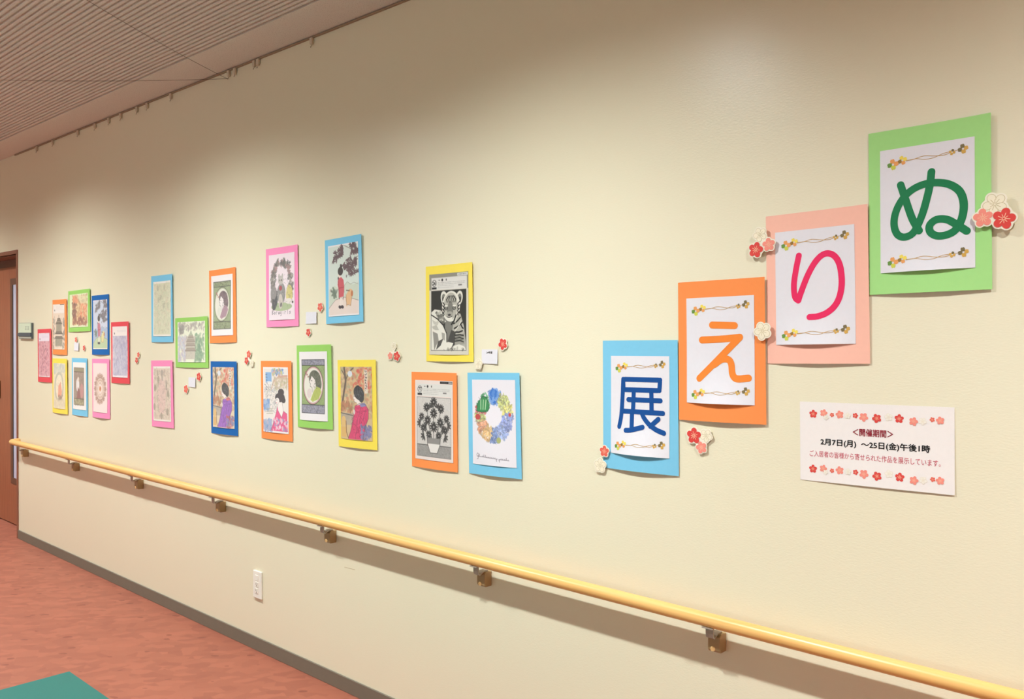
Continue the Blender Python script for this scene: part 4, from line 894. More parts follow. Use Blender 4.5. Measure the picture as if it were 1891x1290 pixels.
def art_tiger(c):
    c.rect(0, 0, 1, 1, (150, 146, 134)); c.rect(0.0, 0.20, 1, 1, (216, 210, 194)); header(c, '26', False)
    x0, x1, y0, y1 = 0.055, 0.94, 0.21, 0.945
    X = lambda x: x0 + x * (x1 - x0); Y = lambda y: y0 + y * (y1 - y0)
    D1, D2, G, L, Wt = (58, 58, 54), (40, 40, 38), (128, 126, 118), (184, 180, 168), (230, 226, 214)
    Pq = lambda pts: [(X(a), Y(b)) for a, b in pts]
    c.rect(x0, y0, x1, y1, D1)
    # rock / blanket in front and body behind
    c.poly(Pq([(0.62, 0.36), (0.84, 0.40), (0.94, 0.60), (1.0, 0.90), (1.0, 1.0), (0.60, 1.0), (0.5, 0.6)]), L)
    c.poly(Pq([(0.42, 0.50), (0.66, 0.48), (0.62, 0.72), (0.50, 0.88), (0.40, 0.84)]), G)
    c.poly(Pq([(0.0, 0.36), (0.10, 0.31), (0.28, 0.33), (0.40, 0.42), (0.44, 0.52), (0.36, 0.56), (0.2, 0.50), (0.0, 0.44)]), Wt)
    c.spray(30, X(0.14), Y(0.35), X(0.42), Y(0.54), 0.015, 0.03, [G, (100, 98, 92), L], 0.8)
    c.poly(Pq([(0.0, 0.40), (0.18, 0.47), (0.36, 0.58), (0.47, 0.72), (0.48, 0.86), (0.34, 1.0), (0.0, 1.0)]), Wt)
    c.line(Pq([(0.0, 0.40), (0.18, 0.47), (0.36, 0.58), (0.47, 0.72), (0.48, 0.86)]), 0.020, D2)
    c.poly(Pq([(0.02, 0.60), (0.16, 0.57), (0.24, 0.66), (0.14, 0.66), (0.06, 0.64)]), (190, 186, 174)); c.poly(Pq([(0.02, 0.48), (0.14, 0.52), (0.24, 0.50), (0.20, 0.58), (0.08, 0.56)]), (200, 196, 184))
    c.poly(Pq([(0.05, 0.68), (0.20, 0.72), (0.24, 0.84), (0.16, 0.92), (0.10, 1.0), (0.08, 0.84)]), (150, 146, 138)); c.poly(Pq([(0.22, 0.85), (0.38, 0.80), (0.30, 0.92), (0.16, 0.99)]), (90, 88, 84))
    c.poly(Pq([(0.32, 0.70), (0.42, 0.72), (0.42, 0.84), (0.34, 0.80)]), (170, 166, 156))
    c.poly(Pq([(0.50, 0.86), (0.60, 0.66), (0.72, 0.70), (0.70, 0.92), (0.56, 0.94)]), (78, 76, 72))
    for a in ((0.72, 0.70, 0.90, 0.68), (0.72, 0.76, 0.92, 0.75), (0.71, 0.82, 0.90, 0.82), (0.66, 0.56, 0.84, 0.46), (0.68, 0.64, 0.90, 0.54), (0.62, 0.52, 0.78, 0.40), (0.86, 0.58, 0.92, 0.64)):
        c.line(Pq([(a[0], a[1]), ((a[0] + a[2]) / 2, (a[1] + a[3]) / 2 + 0.012), (a[2], a[3])]), 0.026, D2)
    c.line(Pq([(0.70, 0.68), (0.80, 0.60), (0.86, 0.52)]), 0.016, Wt); c.poly(Pq([(0.70, 0.76), (0.96, 0.72), (0.96, 0.90), (0.70, 0.92)]), (150, 148, 138), 0.7)
    for yy in (0.75, 0.80, 0.85): c.line(Pq([(0.70, yy), (0.84, yy - 0.01), (0.93, yy + 0.01)]), 0.018, D2)
    c.poly(Pq([(0.20, 1.0), (0.36, 0.89), (0.52, 0.86), (0.66, 0.88), (0.64, 0.95), (0.66, 1.0)]), Wt); c.poly(Pq([(0.64, 1.0), (0.68, 0.92), (0.82, 0.90), (0.96, 0.94), (1.0, 1.0)]), Wt)
    c.line(Pq([(0.66, 0.90), (0.62, 0.96), (0.66, 1.0)]), 0.016, D2); c.spray(14, X(0.4), Y(0.96), X(0.95), Y(0.995), 0.01, 0.02, [G, L], 0.8)
    # head
    for ex, ey, sg in ((0.37, 0.13, -1), (0.80, 0.14, 1)):
        c.ell(X(ex), Y(ey), 0.085, 0.125, Wt, 1, 0.25 * sg); c.ell(X(ex), Y(ey + 0.012), 0.055, 0.090, G, 1, 0.25 * sg); c.ell(X(ex + 0.01 * sg), Y(ey + 0.03), 0.035, 0.055, D1, 1, 0.25 * sg)
    c.ell(X(0.57), Y(0.27), 0.225, 0.265, Wt); c.ell(X(0.56), Y(0.27), 0.175, 0.235, L); c.ell(X(0.55), Y(0.34), 0.075, 0.16, G); c.ell(X(0.54), Y(0.40), 0.08, 0.05, (166, 162, 152))
    c.ell(X(0.52), Y(0.465), 0.09, 0.045, Wt); c.line(Pq([(0.46, 0.44), (0.52, 0.455), (0.60, 0.44)]), 0.014, D2); c.line(Pq([(0.52, 0.42), (0.52, 0.455)]), 0.012, D2); c.ell(X(0.53), Y(0.415), 0.04, 0.02, (70, 66, 64))
    for ex in (0.435, 0.665): c.ell(X(ex), Y(0.30), 0.040, 0.034, D2); c.ell(X(ex), Y(0.298), 0.024, 0.024, (176, 172, 160)); c.ell(X(ex), Y(0.298), 0.012, 0.012, D2); c.ell(X(ex), Y(0.262), 0.045, 0.014, Wt)
    for k in (-2, -1, 0, 1, 2): c.line(Pq([(0.57 + 0.035 * k, 0.10), (0.57 + 0.065 * k, 0.155), (0.57 + 0.055 * k, 0.20)]), 0.020, D2)
    for sg in (-1, 1):
        for k in range(4): c.line(Pq([(0.57 + sg * 0.235, 0.20 + 0.055 * k), (0.57 + sg * 0.19, 0.235 + 0.055 * k), (0.57 + sg * 0.20, 0.27 + 0.05 * k)]), 0.020, D2)
    c.line(Pq([(0.72, 0.42), (0.66, 0.52), (0.60, 0.57)]), 0.03, D2); c.line(Pq([(0.74, 0.44), (0.70, 0.54)]), 0.014, Wt); c.ell(X(0.30), Y(0.42), 0.05, 0.03, (120, 118, 110))
    c.frame(x0, y0, x1, y1, 0.008, (90, 88, 84))

def art_bouquet(c):
    """generic bouquet of round daisies in a plain vase, grey"""
    c.rect(0, 0, 1, 1, (238, 222, 214)); header(c, '77', True)
    x0, x1, y0, y1 = 0.055, 0.94, 0.215, 0.955
    c.rect(x0, y0, x1, y1, (214, 208, 202)); c.scribble(500, x0, y0, x1, 0.80, 0.03, 0.006, [(190, 184, 180), (230, 224, 220)], 0.7); c.rect(x0, 0.81, x1, y1, (158, 154, 150)); c.scribble(160, x0, 0.81, x1, y1, 0.05, 0.006, [(130, 126, 122), (180, 176, 172)], 0.6)
    c.line([(x0, 0.81), (x1, 0.81)], 0.012, (84, 82, 80))
    FL = [(0.50, 0.27, 0.085), (0.31, 0.34, 0.080), (0.69, 0.35, 0.080), (0.50, 0.41, 0.090), (0.18, 0.46, 0.070), (0.83, 0.47, 0.070), (0.34, 0.50, 0.085), (0.67, 0.52, 0.085), (0.22, 0.60, 0.070), (0.50, 0.58, 0.095), (0.80, 0.61, 0.070), (0.37, 0.68, 0.070), (0.63, 0.685, 0.070)]
    for x, y, r in FL: c.line([(x, y), (0.5 + (x - 0.5) * 0.25, 0.74)], 0.014, (112, 110, 106))
    for x, y in ((0.14, 0.54), (0.86, 0.55), (0.24, 0.70), (0.78, 0.70), (0.42, 0.34), (0.60, 0.34), (0.30, 0.58), (0.71, 0.60)): leaf(c, x, y, 0.075, (78, 76, 74), 0.9, math.atan2(y - 0.6, x - 0.5))
    for x, y, r in FL:
        for k in range(11): a = 2 * math.pi * k / 11 + x * 9; c.ell(x + r * 0.72 * math.cos(a), y + r * 0.72 * math.sin(a) / c.asp, r * 0.36, r * 0.17, (70, 68, 66) if k % 2 else (92, 90, 88), 1, a)
        c.ell(x, y, r * 0.52, r * 0.52, (60, 58, 58)); c.ell(x, y, r * 0.24, r * 0.24, (150, 146, 142))
    c.poly([(0.33, 0.72), (0.67, 0.72), (0.66, 0.80), (0.59, 0.905), (0.41, 0.905), (0.34, 0.80)], (232, 226, 220)); c.poly([(0.33, 0.72), (0.67, 0.72), (0.66, 0.79), (0.34, 0.79)], (150, 146, 142))
    c.line([(0.33, 0.72), (0.34, 0.80), (0.41, 0.905), (0.59, 0.905), (0.66, 0.80), (0.67, 0.72)], 0.012, (84, 82, 80)); c.frame(x0, y0, x1, y1, 0.008, (120, 116, 114))

def art_wreath(c):
    c.rect(0, 0, 1, 1, (238, 232, 238))
    xm, ym = 0.50, 0.425; R = 0.315
    sect = [((86, 130, 200), 1.2, 1.9), ((206, 212, 120), 0.55, 1.2), ((236, 226, 120), 0.1, 0.55), ((134, 150, 214), -0.75, 0.15), ((150, 170, 226), -1.3, -0.7), ((110, 136, 196), -1.75, -1.3), ((240, 186, 116), -2.5, -1.7), ((226, 150, 110), -2.9, -2.4), ((190, 196, 110), 3.0, 3.4), ((206, 90, 84), 2.75, 3.0), ((70, 150, 96), 2.0, 2.75)]
    for base, a0, a1 in sect:
        n = int(80 * (a1 - a0) / 0.6)
        for _ in range(n):
            a = c.rng.uniform(a0, a1); r = R + float(np.clip(c.rng.normal(0, 0.07), -0.11, 0.11)); j = c.rng.uniform(0.78, 1.15)
            c.ell(xm + r * math.cos(a), ym - r * math.sin(a) / c.asp, c.rng.uniform(0.018, 0.045), c.rng.uniform(0.012, 0.026), tuple(min(255, (v * 0.8 + 46) * j) for v in base), 0.8, c.rng.uniform(0, 3.14))
    def ringy(x, y): return 0.20 < math.hypot(x - xm, (y - ym) * c.asp) < 0.43
    c.scribble(420, 0.05, 0.10, 0.95, 0.75, 0.06, 0.007, [(96, 92, 104), (120, 116, 120), (240, 238, 236)], 0.55, ringy)
    c.poly([(0.10, 0.37), (0.14, 0.27), (0.24, 0.20), (0.34, 0.21), (0.40, 0.33), (0.36, 0.37), (0.22, 0.385)], (70, 146, 92)); c.line([(0.10, 0.37), (0.14, 0.27), (0.24, 0.20), (0.34, 0.21), (0.40, 0.33), (0.36, 0.37), (0.22, 0.385), (0.10, 0.37)], 0.010, (50, 84, 66))
    for k in range(3): c.line([(0.20 + 0.06 * k, 0.24), (0.20 + 0.05 * k, 0.35)], 0.018, (190, 224, 180))
    c.spray(26, 0.42, 0.13, 0.58, 0.27, 0.02, 0.035, [(70, 124, 206), (130, 170, 226), (100, 146, 214)], 0.9); c.ell(0.13, 0.44, 0.06, 0.05, (196, 84, 84)); c.ell(0.62, 0.70, 0.05, 0.05, (176, 180, 120)); c.ell(0.86, 0.40, 0.03, 0.03, (216, 90, 80))
    # script lettering under the wreath
    GL = [(0.155, 0.880), (0.125, 0.865), (0.105, 0.885), (0.115, 0.905), (0.145, 0.900), (0.150, 0.885), (0.140, 0.93), (0.115, 0.935)]
    c.line(GL, 0.009, (124, 114, 124))
    x = 0.16; pts = [(0.135, 0.905)]
    hs = [0.03, 0.0, 0.012, 0.028, 0.026, 0.012, 0.010, 0.012, 0.010, 0.012, 0.012, -0.028, 0, 0, -0.03, 0.012, 0.012, 0.010, 0.028, 0.010]
    for k, hh in enumerate(hs):
        if k in (12, 13):
            (c.line(pts, 0.0085, (124, 114, 124)) if len(pts) > 1 else None); pts = []; x += 0.012; continue
        pts += [(x, 0.905 + 0.001 * k), (x + 0.014, 0.905 - hh + 0.001 * k), (x + 0.010, 0.904 + 0.001 * k), (x + 0.030, 0.905 + 0.001 * k)]; x += 0.037
    c.line(pts, 0.0085, (124, 114, 124))

def art_animals(c):
    c.rect(0, 0, 1, 1, (244, 228, 234))
    for k in range(90):
        a = c.rng.uniform(0.0, 3.14); r = c.rng.normal(0.33, 0.035); leaf(c, 0.5 + r * math.cos(a), 0.36 - r * 0.98 * math.sin(a) / c.asp, 0.05, [(120, 116, 112), (140, 132, 126), (176, 140, 140), (104, 104, 104)][k % 4], 0.8, c.rng.uniform(0, 6.28))
    for x in (0.18, 0.84): c.spray(40, x - 0.07, 0.34, x + 0.07, 0.72, 0.02, 0.04, [(140, 136, 130), (176, 168, 156), (116, 112, 110)], 0.8)
    c.ell(0.5, 0.80, 0.40, 0.09, (176, 190, 150)); c.ell(0.80, 0.62, 0.12, 0.20, (222, 208, 130), 0.9); c.ell(0.26, 0.70, 0.11, 0.22, (96, 96, 98), 1, 0.3); c.ell(0.20, 0.58, 0.12, 0.14, (150, 146, 144))
    c.ell(0.50, 0.60, 0.16, 0.22, (150, 148, 146)); c.ell(0.48, 0.72, 0.08, 0.16, (206, 196, 186)); c.ell(0.47, 0.40, 0.10, 0.095, (196, 190, 184)); c.ell(0.40, 0.335, 0.03, 0.05, (190, 184, 178)); c.ell(0.53, 0.335, 0.03, 0.05, (190, 184, 178))
    for x in (0.435, 0.51): c.ell(x, 0.40, 0.016, 0.02, (70, 68, 66))
    c.ell(0.47, 0.52, 0.06, 0.05, (176, 90, 96)); c.ell(0.78, 0.72, 0.12, 0.06, (236, 226, 220)); c.scribble(120, 0.12, 0.32, 0.92, 0.82, 0.06, 0.008, [(110, 108, 106), (216, 206, 200)], 0.5); c.ell(0.5, 0.77, 0.04, 0.05, (130, 126, 122), 1, 0.5); c.ell(0.92, 0.74, 0.03, 0.025, (90, 86, 84))
    # decorative word, open letters
    k_ = (126, 118, 126)
    GLY = [[(0, 1), (0, 0), (.7, .15), (.1, .5), (.8, .75), (0, 1)], [(.4, .35), (.8, .65), (.4, 1), (0, .65), (.4, .35)], [(.1, 1), (.1, .35), (.6, .4)], [(0, .4), (.25, 1), (.5, .5), (.75, 1), (1, .4)], [(.6, .4), (.1, .5), (.1, .9), (.6, .9), (.6, .4), (.6, 1.3), (.1, 1.35)], [(.3, .4), (.3, 1)], [(.1, 1), (.1, .4), (.6, .45)], [(.3, 0), (.3, 1)], [(.6, .4), (.1, .5), (.6, .8), (0, 1)]]
    for k, g in enumerate(GLY): c.line([(0.14 + 0.083 * k + 0.066 * gx, 0.850 + 0.062 * gy) for gx, gy in g], 0.013, k_)

def art_temple(c, bg, roof, body, hdr=True):
    c.rect(0, 0, 1, 1, bg)
    if hdr: c.rect(0.05, 0.02, 0.95, 0.2, (244, 234, 224)); c.textlines(0.3, 0.9, (0.06, 0.09, 0.12), 0.01, (160, 150, 144), 0.5); c.ell(0.17, 0.14, 0.03, 0.03, (110, 100, 96)); c.rect(0.6, 0.01, 0.95, 0.03, (120, 96, 80))
    for x in (0.08, 0.92): c.spray(50, x - 0.07, 0.3, x + 0.07, 0.98, 0.02, 0.04, [(170, 158, 140), (190, 176, 150), (140, 132, 120)], 0.6)
    c.rect(0.30, 0.42, 0.74, 0.62, body); c.rect(0.24, 0.70, 0.80, 0.92, body)
    for y, w in ((0.33, 0.30), (0.40, 0.52), (0.62, 0.62), (0.72, 0.70)):
        c.poly([(0.52 - w / 2, y + 0.03), (0.52 - w * 0.36, y - 0.02), (0.52 + w * 0.36, y - 0.02), (0.52 + w / 2, y + 0.03)], roof); c.line([(0.52 - w / 2, y + 0.035), (0.52 + w / 2, y + 0.035)], 0.02, (92, 86, 78))
    c.line([(0.52, 0.25), (0.52, 0.31)], 0.03, roof)
    for k in range(7): c.line([(0.30 + 0.073 * k, 0.43), (0.30 + 0.073 * k, 0.62)], 0.012, (110, 104, 94))
    for k in range(7): c.line([(0.26 + 0.085 * k, 0.76), (0.26 + 0.085 * k, 0.94)], 0.016, (110, 104, 94))
    c.scribble(120, 0.15, 0.3, 0.9, 0.96, 0.06, 0.010, [(120, 112, 100), (170, 160, 140)], 0.5)

def art_blotch(c, bg, cols, hdr=None, n=300, box=(0.03, 0.03, 0.97, 0.97), scr=(100, 96, 96), vert=False):
    c.rect(0, 0, 1, 1, bg); x0, y0, x1, y1 = box
    c.rect(x0, y0, x1, y1, cols[0]); c.spray(n, x0, y0, x1, y1, 0.02, 0.05, cols, 0.5)
    if vert:
        for _ in range(60): x = c.rng.uniform(x0, x1); y = c.rng.uniform(y0, y1 - 0.15); c.line([(x, y), (x + 0.03, y + 0.08), (x, y + 0.16)], 0.014, cols[int(c.rng.integers(len(cols)))], 0.6)
    c.scribble(130, x0, y0, x1, y1, 0.09, 0.009, [scr, tuple(min(255, v * 1.4) for v in scr)], 0.5)
    if hdr: c.rect(0.03, 0.02, 0.97, 0.185, hdr); c.textlines(0.3, 0.92, (0.05, 0.075, 0.10), 0.008, (170, 164, 172), 0.5); c.ell(0.14, 0.14, 0.03, 0.03, (120, 112, 116))

def art_grove(c):     # autumn grove, landscape sheet
    c.rect(0, 0, 1, 1, (226, 232, 186)); x0, y0, x1, y1 = 0.17, 0.06, 0.93, 0.92
    c.rect(x0, y0, x1, y1, (226, 200, 150)); c.spray(220, x0, y0, x1, y1, 0.012, 0.03, [(190, 140, 100), (216, 160, 110), (170, 120, 90), (226, 190, 140)], 0.6); c.spray(90, x0, y0 + 0.05, x0 + 0.22, 0.7, 0.012, 0.03, [(150, 100, 84), (120, 86, 76)], 0.7)
    c.spray(70, 0.6, 0.25, x1, 0.7, 0.012, 0.026, [(224, 130, 96), (236, 170, 130)], 0.7); c.spray(80, x0, 0.7, x1, y1, 0.012, 0.03, [(140, 90, 76), (170, 110, 90)], 0.7); c.spray(30, x0 + 0.02, y0, x0 + 0.25, 0.25, 0.015, 0.03, [(230, 150, 110)], 0.7); c.poly([(0.4, 0.07), (0.92, 0.07), (0.92, 0.3), (0.6, 0.3)], (226, 224, 180), 0.6)

def art_shrine(c):    # faint shrine between trees, landscape sheet
    c.rect(0, 0, 1, 1, (238, 240, 214)); c.spray(90, 0.03, 0.03, 0.97, 0.22, 0.012, 0.03, [(170, 160, 150), (196, 186, 172), (150, 146, 140)], 0.5); c.spray(30, 0.08, 0.1, 0.24, 0.3, 0.012, 0.03, [(140, 136, 132)], 0.5)
    c.spray(140, 0.03, 0.36, 0.34, 0.96, 0.012, 0.03, [(196, 190, 206), (190, 200, 220), (206, 190, 190)], 0.5); c.spray(170, 0.66, 0.32, 0.95, 0.96, 0.012, 0.03, [(136, 168, 136), (160, 186, 150), (120, 150, 126)], 0.6)
    c.rect(0.32, 0.36, 0.66, 0.92, (196, 186, 172), 0.8)
    for y, w in ((0.34, 0.2), (0.44, 0.32), (0.54, 0.36), (0.66, 0.40)): c.poly([(0.49 - w / 2, y + 0.06), (0.49 - w * 0.35, y - 0.02), (0.49 + w * 0.35, y - 0.02), (0.49 + w / 2, y + 0.06)], (168, 156, 142)); c.line([(0.49 - w / 2, y + 0.06), (0.49 + w / 2, y + 0.06)], 0.008, (120, 112, 104))
    c.poly([(0.49, 0.22), (0.56, 0.34), (0.42, 0.34)], (176, 186, 160)); c.scribble(120, 0.05, 0.1, 0.95, 0.95, 0.04, 0.005, [(150, 144, 136)], 0.5)

def art_mandala(c):
    c.rect(0, 0, 1, 1, (248, 226, 220)); xm, ym = 0.5, 0.52
    c.poly([(0.5, 0.18), (0.56, 0.32), (0.44, 0.32)], (216, 190, 180), 0.8)
    for r, n, s_, co in ((0.36, 16, 0.055, (190, 150, 130)), (0.30, 14, 0.06, (170, 130, 112)), (0.22, 12, 0.055, (206, 176, 150)), (0.14, 10, 0.05, (226, 200, 180))):
        for k in range(n):
            a = 2 * math.pi * k / n; leaf(c, xm + r * math.cos(a), ym + r * 1.05 * math.sin(a) / c.asp, s_ * 1.3, co, 0.8, a)
    c.ell(xm, ym, 0.08, 0.08, (226, 170, 120)); c.ell(xm, ym, 0.045, 0.045, (190, 110, 80))
    for k in range(14): a = 2 * math.pi * k / 14; c.ell(xm + 0.42 * math.cos(a), ym + 0.42 * math.sin(a) / c.asp, 0.014, 0.014, (130, 100, 90), 0.8)
    c.scribble(90, 0.12, 0.28, 0.88, 0.78, 0.05, 0.008, [(140, 110, 96), (236, 216, 200)], 0.5)

def art_palecircle(c):
    c.rect(0, 0, 1, 1, (240, 226, 190)); c.spray(80, 0.03, 0.02, 0.97, 0.22, 0.03, 0.06, [(216, 214, 196), (196, 198, 184)], 0.5); c.ell(0.48, 0.52, 0.38, 0.46, (196, 192, 170)); c.ell(0.49, 0.52, 0.28, 0.38, (244, 230, 200))
    c.poly([(0.45, 0.5), (0.62, 0.40), (0.74, 0.62), (0.66, 0.76), (0.42, 0.74)], (232, 150, 120), 0.9); c.spray(20, 0.45, 0.70, 0.75, 0.80, 0.02, 0.04, [(160, 140, 120), (150, 110, 96)], 0.7); c.spray(80, 0.05, 0.82, 0.95, 0.97, 0.03, 0.06, [(232, 218, 186), (222, 206, 172)], 0.5)
    c.scribble(120, 0.08, 0.22, 0.9, 0.82, 0.08, 0.010, [(190, 182, 160), (214, 200, 172)], 0.6)

def art_panel(c):     # upright decorative panel with a pale figure
    c.rect(0, 0, 1, 1, (246, 240, 234)); x0, x1, y0, y1 = 0.08, 0.84, 0.12, 0.90
    c.rect(x0, y0, x1, y1, (158, 136, 122)); c.scribble(200, x0, y0, x1, y1, 0.09, 0.012, [(120, 104, 92), (190, 170, 150), (140, 130, 110)], 0.6); c.rect(x0, y0, x1, 0.205, (150, 140, 110)); c.rect(x0, 0.77, x1, y1, (158, 148, 116))
    c.spray(60, x0 + 0.02, 0.78, x1 - 0.02, y1, 0.015, 0.03, [(190, 180, 140), (130, 124, 96)], 0.6); c.ell(0.38, 0.48, 0.12, 0.20, (236, 230, 226)); c.ell(0.42, 0.36, 0.07, 0.07, (226, 206, 190)); c.poly([(0.40, 0.52), (0.52, 0.60), (0.60, 0.76), (0.30, 0.76)], (150, 100, 96)); c.ell(0.68, 0.60, 0.12, 0.22, (196, 140, 136), 0.9); c.line([(x0, 0.205), (x1, 0.205)], 0.02, (90, 76, 68)); c.line([(x0, 0.77), (x1, 0.77)], 0.02, (90, 76, 68)); c.frame(x0, y0, x1, y1, 0.014, (90, 80, 70))

def branch(c):
    c.line([(0.25, 0.95), (0.32, 0.75), (0.28, 0.6), (0.45, 0.45), (0.62, 0.34)], 0.03, (140, 84, 92), 0.7); c.line([(0.32, 0.72), (0.55, 0.62), (0.75, 0.5), (0.8, 0.4)], 0.022, (140, 84, 92), 0.7); c.line([(0.45, 0.45), (0.40, 0.30)], 0.02, (140, 84, 92), 0.7)
    for x, y in ((0.62, 0.33), (0.40, 0.28), (0.78, 0.42), (0.55, 0.60), (0.34, 0.56), (0.70, 0.66), (0.48, 0.80), (0.68, 0.84), (0.25, 0.90)): leaf(c, x, y, 0.07, (168, 96, 110), 0.7, x * 20); c.ell(x, y, 0.03, 0.03, (240, 200, 204), 0.8)

def standing(c):
    c.ell(0.5, 0.55, 0.22, 0.46, (232, 194, 186), 0.6); c.ell(0.5, 0.12, 0.07, 0.08, (160, 150, 140), 0.8); c.line([(0.5, 0.16), (0.52, 0.24)], 0.08, (170, 160, 148), 0.8); c.line([(0.74, 0.26), (0.75, 0.42)], 0.03, (104, 98, 92), 0.9)
    for x, y in ((0.12, 0.40), (0.08, 0.74), (0.86, 0.50), (0.80, 0.82), (0.48, 0.90), (0.30, 0.24)): c.ell(x, y, 0.06, 0.09, (140, 130, 112), 0.6)
    c.scribble(60, 0.25, 0.2, 0.75, 0.9, 0.08, 0.010, [(150, 130, 120), (240, 214, 206)], 0.6)

def art_faint(c, bg, cols, scr):
    c.rect(0, 0, 1, 1, (246, 240, 228)); c.rect(0.05, 0.04, 0.96, 0.97, bg); c.spray(160, 0.05, 0.04, 0.95, 0.96, 0.02, 0.05, cols, 0.4); c.scribble(220, 0.06, 0.06, 0.94, 0.95, 0.10, 0.010, scr, 0.55)
    for x, y in ((0.25, 0.12), (0.62, 0.12), (0.30, 0.34), (0.42, 0.30), (0.6, 0.45)): c.ell(x, y, 0.05, 0.07, tuple(v * 0.85 for v in bg), 0.8); c.scribble(6, x - 0.08, y - 0.06, x + 0.08, y + 0.06, 0.08, 0.012, scr, 0.9)

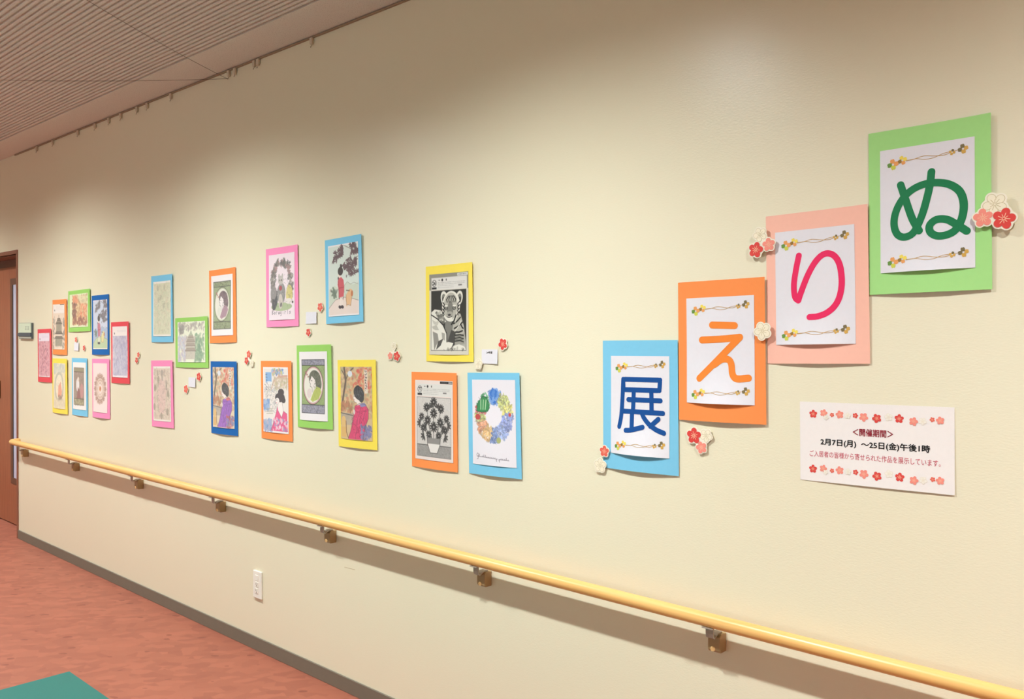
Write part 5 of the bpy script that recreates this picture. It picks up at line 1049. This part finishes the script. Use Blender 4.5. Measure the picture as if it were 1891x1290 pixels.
DRAW = [
 # key, card, offset of the sheet (m), landscape, cell, draw, label, (base, A, R)
 ('redL', 'red', (-0.004, 0.004), 0, .0028, lambda c: (art_blotch(c, (236, 214, 214), [(226, 160, 168), (216, 140, 150), (206, 150, 156), (236, 180, 186), (190, 120, 130)], (240, 226, 238), 300, scr=(140, 84, 100)), branch(c)), 'red picture nearest the door with a pink flower drawing'),
 ('orA', 'orange', (-0.014, 0.002), 0, .0028, lambda c: art_temple(c, (236, 214, 190), (124, 112, 96), (166, 156, 132)), 'orange picture of a grey temple hall, near the door'),
 ('grA', 'green', (-0.004, 0.002), 1, .0028, art_grove, 'landscape green picture of a brown autumn grove, near the door'),
 ('blA', 'blue', (0.001, 0.002), 0, .0028, lambda c: art_girl(c, (206, 214, 230), (170, 186, 210), (196, 120, 136), (118, 112, 116), (186, 204, 160), (226, 214, 150)), 'dark blue picture of a girl under a tree, near the door'),
 ('redR', 'red', (-0.001, 0.004), 0, .0028, lambda c: (art_blotch(c, (244, 232, 236), [(196, 190, 208), (176, 170, 200), (214, 208, 214), (160, 154, 186), (206, 204, 220)], (246, 236, 230), 240, box=(0.06, 0.18, 0.95, 0.96), scr=(120, 116, 150), vert=True)), 'red picture with a lilac grey waterfall drawing'),
 ('yeA', 'yellow', (-0.006, 0.0), 0, .0028, art_palecircle, 'yellow picture of a pale round wreath and orange figure, near the door'),
 ('lbA', 'sky', (0.0, 0.006), 0, .0028, art_panel, 'light blue picture of a brown decorative panel, low near the door'),
 ('pkA', 'pink', (-0.008, 0.003), 0, .0028, art_mandala, 'pink picture of a brown star mandala, near the door'),
 ('lbB', 'sky', (0.002, 0.0), 0, .0024, lambda c: art_faint(c, (216, 216, 184), [(206, 210, 176), (226, 222, 196), (196, 204, 170), (226, 206, 180)], [(170, 164, 140), (196, 190, 160)]), 'light blue picture with a very faint greenish drawing'),
 ('orB', 'orange', (-0.003, 0.003), 0, .0024, lambda c: art_oval(c, (140, 150, 116), (150, 162, 124), (118, 100, 104), (240, 230, 228), (176, 140, 152), (196, 200, 170), 0.11, 0.90, 0.11, 0.89), 'orange picture of a woman in an oval on a grey green panel'),
 ('grB', 'green', (0.0, 0.003), 1, .0024, art_shrine, 'landscape green picture of a faint temple between trees'),
 ('pkB', 'pink', (-0.002, 0.0), 0, .0024, lambda c: art_faint(c, (224, 206, 186), [(226, 190, 180), (206, 190, 166), (230, 212, 194), (190, 184, 160)], [(140, 128, 110), (186, 160, 146)]) or standing(c), 'pink picture with a faint brownish drawing, lower of its column'),
 ('blB', 'blue', (-0.003, 0.002), 0, .0024, lambda c: art_kimono(c, (150, 96, 186), (216, 110, 110), (226, 206, 176), (226, 130, 120)), 'dark blue picture of a woman in a purple kimono'),
 ('pkC', 'pink', (0.0, 0.0), 0, .0018, art_animals, 'pink picture of grey animals under a leafy arch'),
 ('lbC', 'sky', (0.0, 0.001), 0, .0018, lambda c: art_girl(c, (216, 226, 216), (206, 214, 196), (206, 92, 100), (104, 84, 88), (232, 214, 204), (226, 180, 134)), 'light blue picture of a girl in red with a dog under maple leaves'),
 ('orC', 'orange', (-0.004, 0.002), 0, .0018, art_bijin, 'orange picture of a woman in a pink kimono'),
 ('grC', 'green', (-0.006, 0.002), 0, .0018, lambda c: art_oval(c, (150, 148, 162), (146, 164, 110), (104, 106, 92), (236, 226, 220), (186, 196, 104), (206, 160, 160), 0.09, 0.90, 0.12, 0.89), 'upright green picture of a woman in an oval frame'),
 ('yeC', 'yellow', (-0.004, 0.003), 0, .0018, lambda c: art_kimono(c, (214, 74, 112), (140, 136, 180), (214, 184, 140), (220, 96, 84)), 'yellow picture of a woman in a crimson kimono'),
 ('yeD', 'yellow', (-0.001, -0.003), 0, .0014, art_tiger, 'yellow picture of a grey tiger cub resting on a rock'),
 ('orD', 'orange', (0.0, 0.001), 0, .0014, art_bouquet, 'orange picture of a grey bouquet in a vase'),
 ('lbD', 'sky', (0.001, 0.006), 0, .0014, art_wreath, 'light blue picture of a colourful wreath with script lettering'),
]
M_SLEEVE = None
for i, (key, card, off, land, cell, draw, lab) in enumerate(DRAW):
    rr = random.Random(i * 13 + 3)
    t, f, w, h = hung('mounted_picture', key, lab, 'picture', 'coloured pictures on card', CARD[card], 0.0012 + 0.0008 * (i % 3), rr.uniform(0.004, 0.009), rr.uniform(0.003, 0.007), rr.uniform(0, 6))
    sw_, sh = (0.297, 0.210) if land else (0.210, 0.297)
    s0 = -sw_ / 2 + off[0]; z0 = h / 2 - sh / 2 + off[1]
    bw = rr.uniform(0.0005, 0.003)
    def g(s, tt, s0=s0, z0=z0, sw_=sw_, sh=sh, f=f, bw=bw):
        u = np.clip((s - s0) / sw_, 0, 1); v = np.clip((tt - z0) / sh, 0, 1)
        return f(s, tt) + 0.0010 + bw * np.sin(np.pi * u) * (1 - v) ** 3
    c = Canvas(sw_, sh, cell, PAPER); draw(c)
    wash = {.0028: 0.16, .0024: 0.16, .0018: 0.08, .0014: 0.0}[cell]      # pencil colouring is pale
    c.a = c.a * (1 - wash) + np.array((250, 244, 236)) * wash
    grid_obj('drawing_sheet', s0, s0 + sw_, z0, z0 + sh, c.nx, c.nz, g, M_PRINT, t, 0.0003, c.colors())
